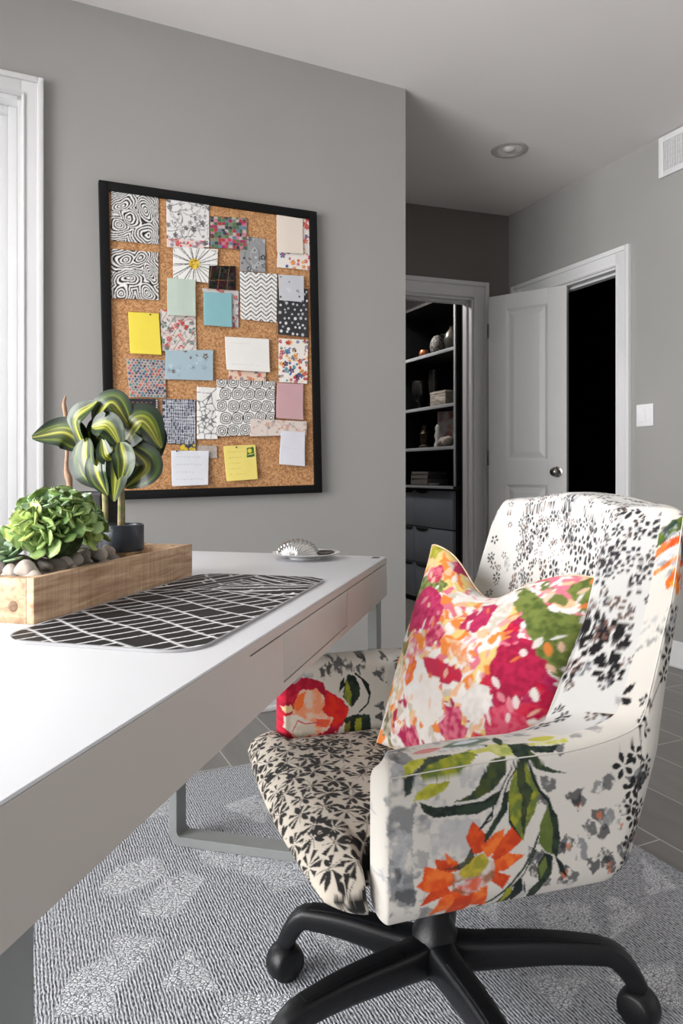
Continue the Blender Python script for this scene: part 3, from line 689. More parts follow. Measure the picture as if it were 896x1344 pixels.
for i in range(24):
    y_ = 1-(i+.5)/24*1.22; ph = i*2.39996; rad_ = math.sqrt(max(0, 1-y_*y_)); d = Vector((rad_*math.cos(ph), rad_*math.sin(ph), y_))
    if d.z < -.34: continue
    o = bpy.data.objects.new('rosette', ros[k % 6]); COL.objects.link(o); o.parent = suc; k += 1
    o.location = (d.x*.040, d.y*.052, .058+d.z*.036); nd = Vector((d.x, d.y, d.z*.9+.28)).normalized()
    q = nd.to_track_quat('Z', 'Y'); o.rotation_euler = (q @ Matrix.Rotation(rr.uniform(0, 6), 3, 'Z').to_quaternion()).to_euler(); s = rr.uniform(.95, 1.45); o.scale = (s, s, s)
s2 = thing('succulent_plant', 'small pale succulent at the left end of the pine trough, cut by the picture edge', 'succulent', deskP(-.405, .492, .815), DRZ2)
for dx, dy, dz, s in ((0, 0, .012, 1.15), (-.03, .01, .02, 1.1), (-.012, .03, .03, 1.1), (-.02, -.025, .008, 1.0)):
    o = bpy.data.objects.new('rosette', ros[(k+2) % 6]); k += 1; COL.objects.link(o); o.parent = s2; o.location = (dx, dy, dz); o.scale = (s, s, s); o.rotation_euler = (.25, .35, k)

# potted variegated plant ----------------------------------------------------
PX, PY = -.3705, .745
pot = thing('potted_plant', 'variegated broad-leaf plant with twin stems in a round charcoal pot', 'potted plant', deskP(PX, PY, .7572))
pr = .0385
lathe('pot', [(0, .057), (pr-.004, .057), (pr-.001, .058), (pr, .060), (pr, .103), (pr-.003, .1045), (pr-.005, .102), (pr-.005, .085), (0, .085)], M['pot'], pot, 56)
lathe('pot_foot', [(0, 0), (pr-.003, 0), (pr-.002, .002), (pr-.0015, .058), (0, .058)], M['pot_base'], pot, 56)
lathe('potting_soil', [(0, .0975), (.015, .0965), (pr-.0055, .094)], M['soil'], pot, 30)
pc = pot.location.copy()
def pw(px, py, dz=0.0):                            # photo point to pot-local point on the upright plane through the pot
    r = ray(px, py); k = (pc.y+dz)/r.y; p = Vector((0, 0, HC))+r*k; return p-pc
stem_m = mat('pale_bark', (150, 132, 104), .9, noise=.25, nscale=120, bump=.5, bscale=150, rgb2=(112, 116, 70))
for pts, r0 in (([(137, 695, 0), (138, 660, 0), (134, 620, .0), (130, 590, 0)], .0058), ([(158, 695, 0), (158, 650, 0), (157, 615, .01), (150, 575, .01)], .0052), ([(162, 690, .012), (162, 655, .01), (159, 618, .012)], .003)):
    P = spline([tuple(pw(*p)) for p in pts], 14); sweep('stem', P, list(np.linspace(r0, r0*.6, 14)), list(np.linspace(r0, r0*.6, 14)), stem_m, pot, 12, 2, (0, 1, 0))
M['vleaf'] = leaf_mat('variegated_leaf', None, None, None, .42)
def bleaf(base, mid, tip, wid, nrm, fold=.35, seed=0, curl=0.0):
    n, m = 26, 21; P = spline([tuple(base), tuple(mid), tuple(tip)], n); T = np.gradient(P, axis=0); T /= np.linalg.norm(T, axis=1)[:, None]
    nv = np.array(nrm, float); nv /= np.linalg.norm(nv); r = np.random.default_rng(seed)
    V = np.zeros((n, m, 3)); C = np.zeros((n, m, 3))
    dk, md, yl, cr = lin((16, 32, 18)), lin((46, 70, 22)), lin((140, 144, 36)), lin((176, 172, 80))
    ph = r.random(8)*6
    for i in range(n):
        u = i/(n-1); s = np.cross(T[i], nv); s /= np.linalg.norm(s)+1e-9; nn = np.cross(s, T[i])
        wv = wid*.5*(max(0, math.sin(math.pi*(u**.80)*.985+.012))**.72)*(1-.35*max(0, u-.75))+.0006
        for j in range(m):
            v = j/(m-1)*2-1; z = abs(v)**1.4*fold*wv + .05*wv*math.sin(u*9+ph[0]+v*2)
            cv = curl*v*v*wv
            V[i, j] = P[i]+s*wv*v*(1-.15*abs(fold)*abs(v))+nn*(z-cv)
            st = .5+.5*math.sin(abs(v)*9.5+ph[1]+(1 if v > 0 else 0)*1.1+1.2*math.sin(u*3+ph[2])); b2 = .5+.5*math.sin(abs(v)*23+ph[3]+2*u)
            inner = max(0, 1-abs(v)*1.25)
            c = dk*(1-st)+md*st
            f = min(1, max(0, (inner*.9+.75*b2*st-.62)*1.7)); c = c*(1-f)+yl*f
            if abs(v) < .07: c = cr*.8+yl*.2
            if abs(v) > .88: c = dk
            C[i, j] = c
    top = V; bot = V-np.array(nv)*.0007
    A = np.concatenate([top.reshape(-1, 3), bot.reshape(-1, 3)])
    me = mesh_np('leaf', A, np.concatenate([grid_faces(n, m), grid_faces(n, m, flip=True)+n*m])); smooth(me); paint(me, np.concatenate([C.reshape(-1, 3)]*2)); return link('leaf', me, M['vleaf'], pot)
LV = [  # base, mid, tip in the photo, depth offsets, width, facing
 ((111, 588, .01), (85, 568, .005), (42, 574, 0), .060, (0, -1, .25), .18),
 ((112, 596, .005), (100, 552, -.006), (128, 526, -.006), .052, (-.7, -.8, .1), .22),
 ((122, 556, .0), (146, 528, -.012), (172, 562, -.008), .058, (-.1, -.8, .7), .22),
 ((113, 574, -.012), (112, 612, -.022), (134, 642, -.014), .058, (-.45, -1, .0), .2),
 ((160, 586, .0), (186, 552, -.014), (212, 588, .0), .070, (.15, -.85, .6), .2),
 ((168, 600, .004), (196, 572, .010), (206, 606, .006), .060, (.4, -.8, .4), .2),
 ((166, 584, -.012), (192, 612, -.016), (164, 640, -.010), .058, (.35, -1, .1), .2),
 ((120, 560, -.022), (142, 560, -.032), (160, 590, -.026), .050, (.0, -1, .35), .2),
 ((146, 586, -.026), (152, 618, -.034), (149, 658, -.022), .046, (.05, -1, .05), .2),
 ((130, 590, -.028), (127, 620, -.034), (141, 650, -.026), .042, (-.25, -1, 0), .2),
 ((158, 580, -.03), (163, 606, -.040), (158, 634, -.03), .040, (.1, -1, 0), .25),
 ((122, 588, .012), (134, 560, .004), (158, 560, .006), .050, (-.2, -.9, .4), .2),
 ((150, 600, .012), (160, 575, .002), (186, 566, .006), .046, (.1, -.9, .5), .2),
 ((138, 612, .016), (124, 600, .008), (116, 566, .010), .050, (-.2, -1, .2), .2),
 ((150, 620, .014), (170, 606, .008), (196, 592, .010), .052, (.2, -1, .3), .2),
 ((146, 604, -.034), (138, 596, -.040), (134, 574, -.034), .030, (-.1, -1, .2), .25),
 ((118, 592, .02), (106, 598, .03), (101, 610, .03), .022, (-.2, -1, .2), .2)]
for i, (b, md, tp, wd, nr, fo) in enumerate(LV): bleaf(pw(*b), pw(*md), pw(*tp), wd, nr, fo, i)
# slim dark pot with a bare twig behind
pb = thing('potted_twig', 'bare brown twig in a square black pot behind the succulent', 'potted plant', deskP(-.475, .822, .75), DRZ2)
bm = bmesh.new(); box_into(bm, -.036, .036, -.036, .036, 0, .161, .003)
for r_ in ((-.036, -.031, -.036, .036), (.031, .036, -.036, .036), (-.031, .031, -.036, -.031), (-.031, .031, .031, .036)): box_into(bm, *r_, .160, .166)
bm_obj('pot', bm, M['frame'], pb, 40); box('potting_soil', -.031, .031, -.031, .031, .1605, .163, M['soil'], pb, 0)
pbw = pb.location.copy(); rot = Matrix.Rotation(-DRZ2, 3, 'Z')
def pw2(px, py): r = ray(px, py); p = Vector((0, 0, HC))+r*(pbw.y/r.y); return rot @ (p-pbw)
P = spline([tuple(pw2(*q)) for q in ((91, 652), (91, 632), (87, 615), (88, 590), (85, 565), (86, 545), (84, 530), (86, 520))], 40)
hw = np.interp(np.linspace(0, 1, 40), [0, .12, .2, .3, .5, .8, 1], [.0062, .0055, .0068, .0036, .003, .0042, .0018])
sweep('twig', P, list(hw), list(hw), mat('reddish_bark', (150, 118, 94), .75, noise=.2, nscale=120, bump=.4, bscale=200), pb, 10, 2, (0, 1, 0))

# silver shell on a saucer -----------------------------------------------------
sx, sy = -.084, 1.665
sa = thing('saucer', 'white porcelain saucer near the far edge of the desk', 'saucer', (sx, sy, .7501))
lathe('dish', [(0, .004), (.03, .004), (.05, .0065), (.066, .011), (.079, .0145), (.080, .0155), (.077, .0158), (.064, .0132), (.050, .009), (.03, .0065), (0, .0065)][::-1], M['porcelain'], sa, 72)
lathe('foot_ring', [(.032, .0045), (.034, 0), (.037, 0), (.038, .005)], M['porcelain'], sa, 48)
def shell():
    nth, nr_ = 97, 26; V = np.zeros((nr_, nth, 3)); ribs = 15
    for i in range(nr_):
        u = i/(nr_-1)
        for j in range(nth):
            th = math.pi*j/(nth-1); rib = 1+.10*abs(math.sin(th*ribs))*min(1, u*2)
            rx, rz = .052, .036*rib; prof = math.sin(u*math.pi/2)
            V[i, j] = (-math.cos(th)*rx*prof*(1+.05*abs(math.sin(th*ribs))), -.034*math.cos(u*math.pi/2)*rib, math.sin(th)*rz*prof)
    bk = V.copy(); bk[..., 1] = -V[..., 1]*.65
    A = np.concatenate([V.reshape(-1, 3), bk.reshape(-1, 3)]); me = mesh_np('shell', A, np.concatenate([grid_faces(nr_, nth, flip=True), grid_faces(nr_, nth)+nr_*nth])); smooth(me)
    return me
sh = link('shell_ornament', shell(), M['silver']); sh.location = (sx-.020, sy+.005, .7577); sh.rotation_euler = (0, 0, -.15)
tag(sh, 'small ribbed silver shell ornament lying on the white saucer', 'ornament')
sm_ = lathe('pewter_dish', [(0, .001), (.016, .001), (.026, .006), (.0275, .0075), (.026, .008), (.016, .003), (0, .003)], M['nickel'], None, 40); sm_.location = (sx+.040, sy+.012, .7585)
tag(sm_, 'tiny flat pewter dish on the saucer, right of the silver shell', 'dish')
# ------------------------------------------------------------------ cork board and everything pinned on it
TILT = 1.25; BV = 2.697
bc = [wallA(*p, off=.03) for p in ((132, 236), (419, 278), (420, 647), (137, 656.5))]
bcx = sum(p[0] for p in bc)/4; bcz = sum(p[1] for p in bc)/4
bw = ((bc[1][0]-bc[0][0])+(bc[2][0]-bc[3][0]))/2; bh = ((bc[0][1]-bc[3][1])+(bc[1][1]-bc[2][1]))/2
brd = thing('pin_board', 'large cork pin board in a thin black frame hung slightly crooked on the grey wall', 'pin board', R(bcx, BV, bcz), TH)
brd.rotation_euler = (0, -math.radians(TILT), TH)
fw = .033; hw_, hh_ = bw/2, bh/2
bm = bmesh.new()
for r in ((-hw_, -hw_+fw, -hh_, hh_), (hw_-fw, hw_, -hh_, hh_), (-hw_+fw, hw_-fw, -hh_, -hh_+fw), (-hw_+fw, hw_-fw, hh_-fw, hh_)): box_into(bm, r[0], r[1], -.030, -.001, r[2], r[3], .002)
bm_obj('board_frame', bm, M['frame'], brd, 40)
def cork_mat():
    m, nt, b = nmat('cork'); N = nt.nodes; L = nt.links; tc = N.new('ShaderNodeTexCoord')
    v = N.new('ShaderNodeTexVoronoi'); v.inputs['Scale'].default_value = 190; L.new(tc.outputs['Object'], v.inputs[0])
    n = N.new('ShaderNodeTexNoise'); n.inputs['Scale'].default_value = 110; n.inputs['Detail'].default_value = 3; L.new(tc.outputs['Object'], n.inputs[0])
    a = N.new('ShaderNodeMath'); a.operation = 'ADD'; sp = N.new('ShaderNodeSeparateColor'); L.new(v.outputs['Color'], sp.inputs[0]); L.new(sp.outputs[0], a.inputs[0]); L.new(n.outputs[0], a.inputs[1])
    r = N.new('ShaderNodeValToRGB'); d = N.new('ShaderNodeMath'); d.operation = 'MULTIPLY'; d.inputs[1].default_value = .5; L.new(a.outputs[0], d.inputs[0]); L.new(d.outputs[0], r.inputs[0])
    r.color_ramp.elements[0].position = .2; r.color_ramp.elements[0].color = (*lin((150, 104, 68)), 1); r.color_ramp.elements[1].position = .75; r.color_ramp.elements[1].color = (*lin((210, 162, 116)), 1)
    L.new(r.outputs[0], b.inputs['Base Color']); b.inputs['Roughness'].default_value = .9; b.inputs['Specular IOR Level'].default_value = .15; return m
box('cork_sheet', -hw_+fw-.002, hw_-fw+.002, -.018, -.006, -hh_+fw-.002, hh_-fw+.002, cork_mat(), brd, 0)

pap = paint_mat('printed_paper', .8, .05, 400, weave=.02); RES = .0016
def paper(name, quad, fn, label, cat, off, bg=(235, 233, 230), curl=.006, group=None):
    Q = np.array([wallA(*p, off=off) for p in quad])                    # TL TR BR BL on the wall
    wd = (np.hypot(*(Q[1]-Q[0]))+np.hypot(*(Q[2]-Q[3])))/2; ht = (np.hypot(*(Q[3]-Q[0]))+np.hypot(*(Q[2]-Q[1])))/2
    c = Canvas(0, 0, wd, ht, RES, bg); fn(c, wd, ht)
    n, m = max(4, int(wd/.0022)), max(4, int(ht/.0022)); U, Vv = np.meshgrid(np.linspace(0, 1, n), np.linspace(0, 1, m), indexing='ij')
    top = Q[3][None, None]*((1-U)*(1-Vv))[..., None]+Q[2]*(U*(1-Vv))[..., None]+Q[1]*(U*Vv)[..., None]+Q[0]*((1-U)*Vv)[..., None]
    cx, cz = Q.mean(0); cu = off-.02
    dep = -curl*np.clip((1-Vv)-.35, 0, 1)**2*2 - .0006*np.sin(U*5)
    F = np.stack([top[..., 0]-cx, dep, top[..., 1]-cz], -1); B = F.copy(); B[..., 1] += .0005
    C = c.sample(U*wd, Vv*ht); b = [i*m for i in range(n)]+[(n-1)*m+j for j in range(1, m)]+[i*m+m-1 for i in range(n-2, -1, -1)]+[j for j in range(m-2, 0, -1)]
    b = np.array(b); b2 = np.roll(b, -1)
    me = mesh_np(name, np.concatenate([F.reshape(-1, 3), B.reshape(-1, 3)]), np.concatenate([grid_faces(n, m), grid_faces(n, m, flip=True)+n*m, np.stack([b, b+n*m, b2+n*m, b2], -1)]))
    paint(me, np.concatenate([C.reshape(-1, 3)]*2)); o = link(name, me, pap); o.location = R(cx, BV-off, cz); o.rotation_euler = (0, 0, TH)
    tag(o, label, cat, group)
BK = (26, 25, 27)
def zebra(seed):
    def f(c, w, h):
        yy, xx = np.mgrid[0:c.H, 0:c.W]*1.0; r = np.random.default_rng(seed)
        wx = xx+(vnoise(xx.shape, 44, seed)-.5)*26; wy = yy+(vnoise(xx.shape, 44, seed+9)-.5)*26
        if seed == 1: ctr = [(24, 84, 1.0), (78, 78, 1.5), (20, 38, .9), (78, 22, .7), (46, 58, 1)]
        else: ctr = [(30, 90, .6), (84, 60, 1.4), (38, 40, .8), (20, 10, .9), (82, 12, 1.1), (62, 96, 1.2)]
        best = np.full(xx.shape, 1e9); val = np.zeros(xx.shape)
        for i, (a, b, e) in enumerate(ctr):
            q = .5+i*1.3; dx = (wx-a)*math.cos(q)+(wy-b)*math.sin(q); dy = -(wx-a)*math.sin(q)+(wy-b)*math.cos(q)
            d = np.sqrt(dx*dx+(dy*(1+e*.6))**2); k = d < best; best = np.where(k, d, best); val = np.where(k, d, val)
        s = np.sin(val*.86+vnoise(xx.shape, 20, seed+4)*2.2); c.a[s > .05] = lin(BK)
    return f
def daisy(c, w, h):
    x, y = w*.47, h*.52
    for i in range(26):
        a = i*2*math.pi/26+.08*math.sin(i*3); c.line([(x+.02*math.cos(a), y+.02*math.sin(a)), (x+.12*math.cos(a+.03), y+.12*math.sin(a+.03))], .0030 if i % 2 else .0018, BK)
    for i in range(13):
        a = i*2*math.pi/13; c.line([(x+.085*math.cos(a), y+.085*math.sin(a)), (x+.10*math.cos(a+.1), y+.10*math.sin(a+.1)), (x+.085*math.cos(a+.22), y+.085*math.sin(a+.22))], .002, BK)
    c.disc(x, y, .021, (196, 160, 40), col2=(236, 206, 90)); 
    for i in range(14): c.disc(x+.013*math.cos(i), y+.013*math.sin(i*1.7), .0022, (120, 84, 20))
def chev(c, w, h):
    z = .033; sp = .0165
    for k in range(-6, 20):
        pts = [(i*z/2*1.3, k*sp+(0 if i % 2 else z*.55)+ (i*.0012)) for i in range(12)]
        if k % 1 == 0: c.line(pts, .0042 if k % 2 else .003, BK)
def flor(bgc, pal, n, r0, r1, seed, lines=0, pet=5):
    def f(c, w, h):
        c.a[:] = lin(bgc); r = random.Random(seed)
        for i in range(lines):
            x, y = r.uniform(0, w), r.uniform(0, h); a = r.uniform(0, 6); P = [(x, y)]
            for k in range(5): a += r.uniform(-.7, .7); x += .014*math.cos(a); y += .014*math.sin(a); P.append((x, y))
            c.line(P, .0022, pal[i % len(pal)])
        for i in range(n):
            x, y = r.uniform(0, w), r.uniform(0, h); q = r.uniform(r0, r1); k = r.random()
            if k < .5: c.flower(x, y, q, pet, r.choice(pal), r.uniform(0, 6), .7, .8); c.disc(x, y, q*.25, r.choice(pal))
            elif k < .8: c.leaf(x, y, r.uniform(0, 6), q*1.5, q*.6, r.choice(pal))
            else: c.disc(x, y, q*.5, r.choice(pal))
    return f
def dots(bgc, pal, sp, rad, jit, seed, sq=False):
    def f(c, w, h):
        c.a[:] = lin(bgc); r = random.Random(seed); j = 0; y = sp/2
        while y < h:
            x = sp/2*(1+(j % 2))
            while x < w:
                px, py = x+r.uniform(-jit, jit), y+r.uniform(-jit, jit); q = rad*r.uniform(.7, 1.2)
                if sq: c.flower(px, py, q*1.25, 4, r.choice(pal), .78, .75, .7)
                else: c.disc(px, py, q, r.choice(pal))
                x += sp
            y += sp*.8; j += 1
    return f
def writing(bgc, ink, n, seed, tint=None, extra=None):
    def f(c, w, h):
        c.a[:] = lin(bgc); n0 = vnoise((c.H, c.W), 40, seed)[..., None]; c.a *= .96+.06*n0; r = random.Random(seed)
        for k in range(n):
            y = h*(.82-.64*k/max(1, n-1)) if n > 1 else h*.5; x = w*.12; e = w*r.uniform(.45, .85)
            while x < e:
                l = r.uniform(.004, .014); c.line([(x, y), (x+l*.3, y+r.uniform(-.002, .002)), (x+l*.6, y+r.uniform(-.002, .002)), (x+l, y)], .0014, ink, .5); x += l+.004
        if extra: extra(c, w, h)
    return f
def plain(bgc, seed=1, am=.05):
    def f(c, w, h):
        c.a[:] = lin(bgc)*(1-am/2+am*vnoise((c.H, c.W), 18, seed)[..., None])
    return f
def plaid(c, w, h):
    yy, xx = np.mgrid[0:c.H, 0:c.W]*1.0; r = np.random.default_rng(5)
    wx = xx+(vnoise(xx.shape, 16, 3)-.5)*6; wy = yy+(vnoise(xx.shape, 16, 4)-.5)*6
    pal = [lin(q) for q in ((66, 104, 78), (120, 132, 110), (196, 120, 142), (150, 50, 90), (54, 60, 66), (96, 128, 150), (176, 60, 60), (88, 120, 70), (190, 176, 172))]
    cx = (wx//9).astype(int); cy = (wy//8).astype(int); idx = (cx*7+cy*5+(cx*cy) % 4) % 9
    c.a[:] = np.array(pal)[idx]; g = ((wx % 9) < 1.3) | ((wy % 8) < 1.2); c.a[g] = c.a[g]*.5+lin((190, 180, 176))*.3
    for i in range(9): c.disc(r.random()*w, r.random()*h, .008, (190, 44, 96) if i % 2 else (40, 46, 52), .8)
def squares_lines(c, w, h):
    r = random.Random(2); sp = .047
    j = 0; y = sp*.45
    while y < h+sp*.5:
        x = sp*.4+(j % 2)*sp*.35
        while x < w+sp*.5:
            ph = r.uniform(0, 6); px, py = x+r.uniform(-.002, .002), y+r.uniform(-.002, .002)
            for q in (.0225, .0145, .007):
                P = []
                for k in range(15):
                    a = ph+k*2*math.pi/14; rr_ = q*(1-.07*math.cos(4*a+.6)+r.uniform(-.03, .03)); P.append((px+rr_*math.cos(a), py+rr_*math.sin(a)))
                c.line(P+P[:1], .0034, BK)
            x += sp
        y += sp; j += 1
def crackle(c, w, h):
    r = np.random.default_rng(8); pts = r.random((34, 2))*[c.W, c.H]; yy, xx = np.mgrid[0:c.H, 0:c.W]*1.0
    D = np.sqrt((xx[..., None]-pts[:, 0])**2+(yy[..., None]-pts[:, 1])**2); D.sort(-1); c.a[(D[..., 1]-D[..., 0]) < 1.5] = lin((120, 120, 122))
    c.a[np.abs(np.sin(D[..., 0]*.9)) < .15] *= .62
def pinkred(c, w, h):
    flor((214, 206, 200), [(190, 60, 56), (206, 96, 90), (92, 116, 112), (150, 150, 148)], 46, .008, .015, 4, 14)(c, w, h)
    for k in range(-4, 9): c.line([(k*.035, -.01), (k*.035+.10, h*1.0)], .0022, (120, 110, 106)); c.line([(k*.035+.09, -.01), (k*.035-.03, h)], .0022, (222, 214, 208))
def denim(c, w, h):
    c.a[:] = lin((46, 48, 56)); 
    for j in range(5):
        for k in range(5): c.line([(w*(.42+.1*k), h*(.18+.16*j)), (w*(.42+.1*k)+.004, h*(.18+.16*j))], .0028, (176, 110, 60))
    for j in range(9): c.disc(w*.97, h*(.05+.11*j), .003, (200, 196, 196))
def dotty(c, w, h):
    dots((56, 56, 60), [(222, 222, 222), (190, 192, 194)], .024, .0055, .005, 5)(c, w, h)
def stickynote_extra(c, w, h):
    c.poly([(w*.70, h*.64), (w*.95, h*.66), (w*.93, h*.94), (w*.72, h*.92)], (44, 96, 52)); c.disc(w*.80, h*.83, .009, (226, 206, 80)); c.line([(w*.74, h*.72), (w*.9, h*.74)], .003, (230, 220, 120))
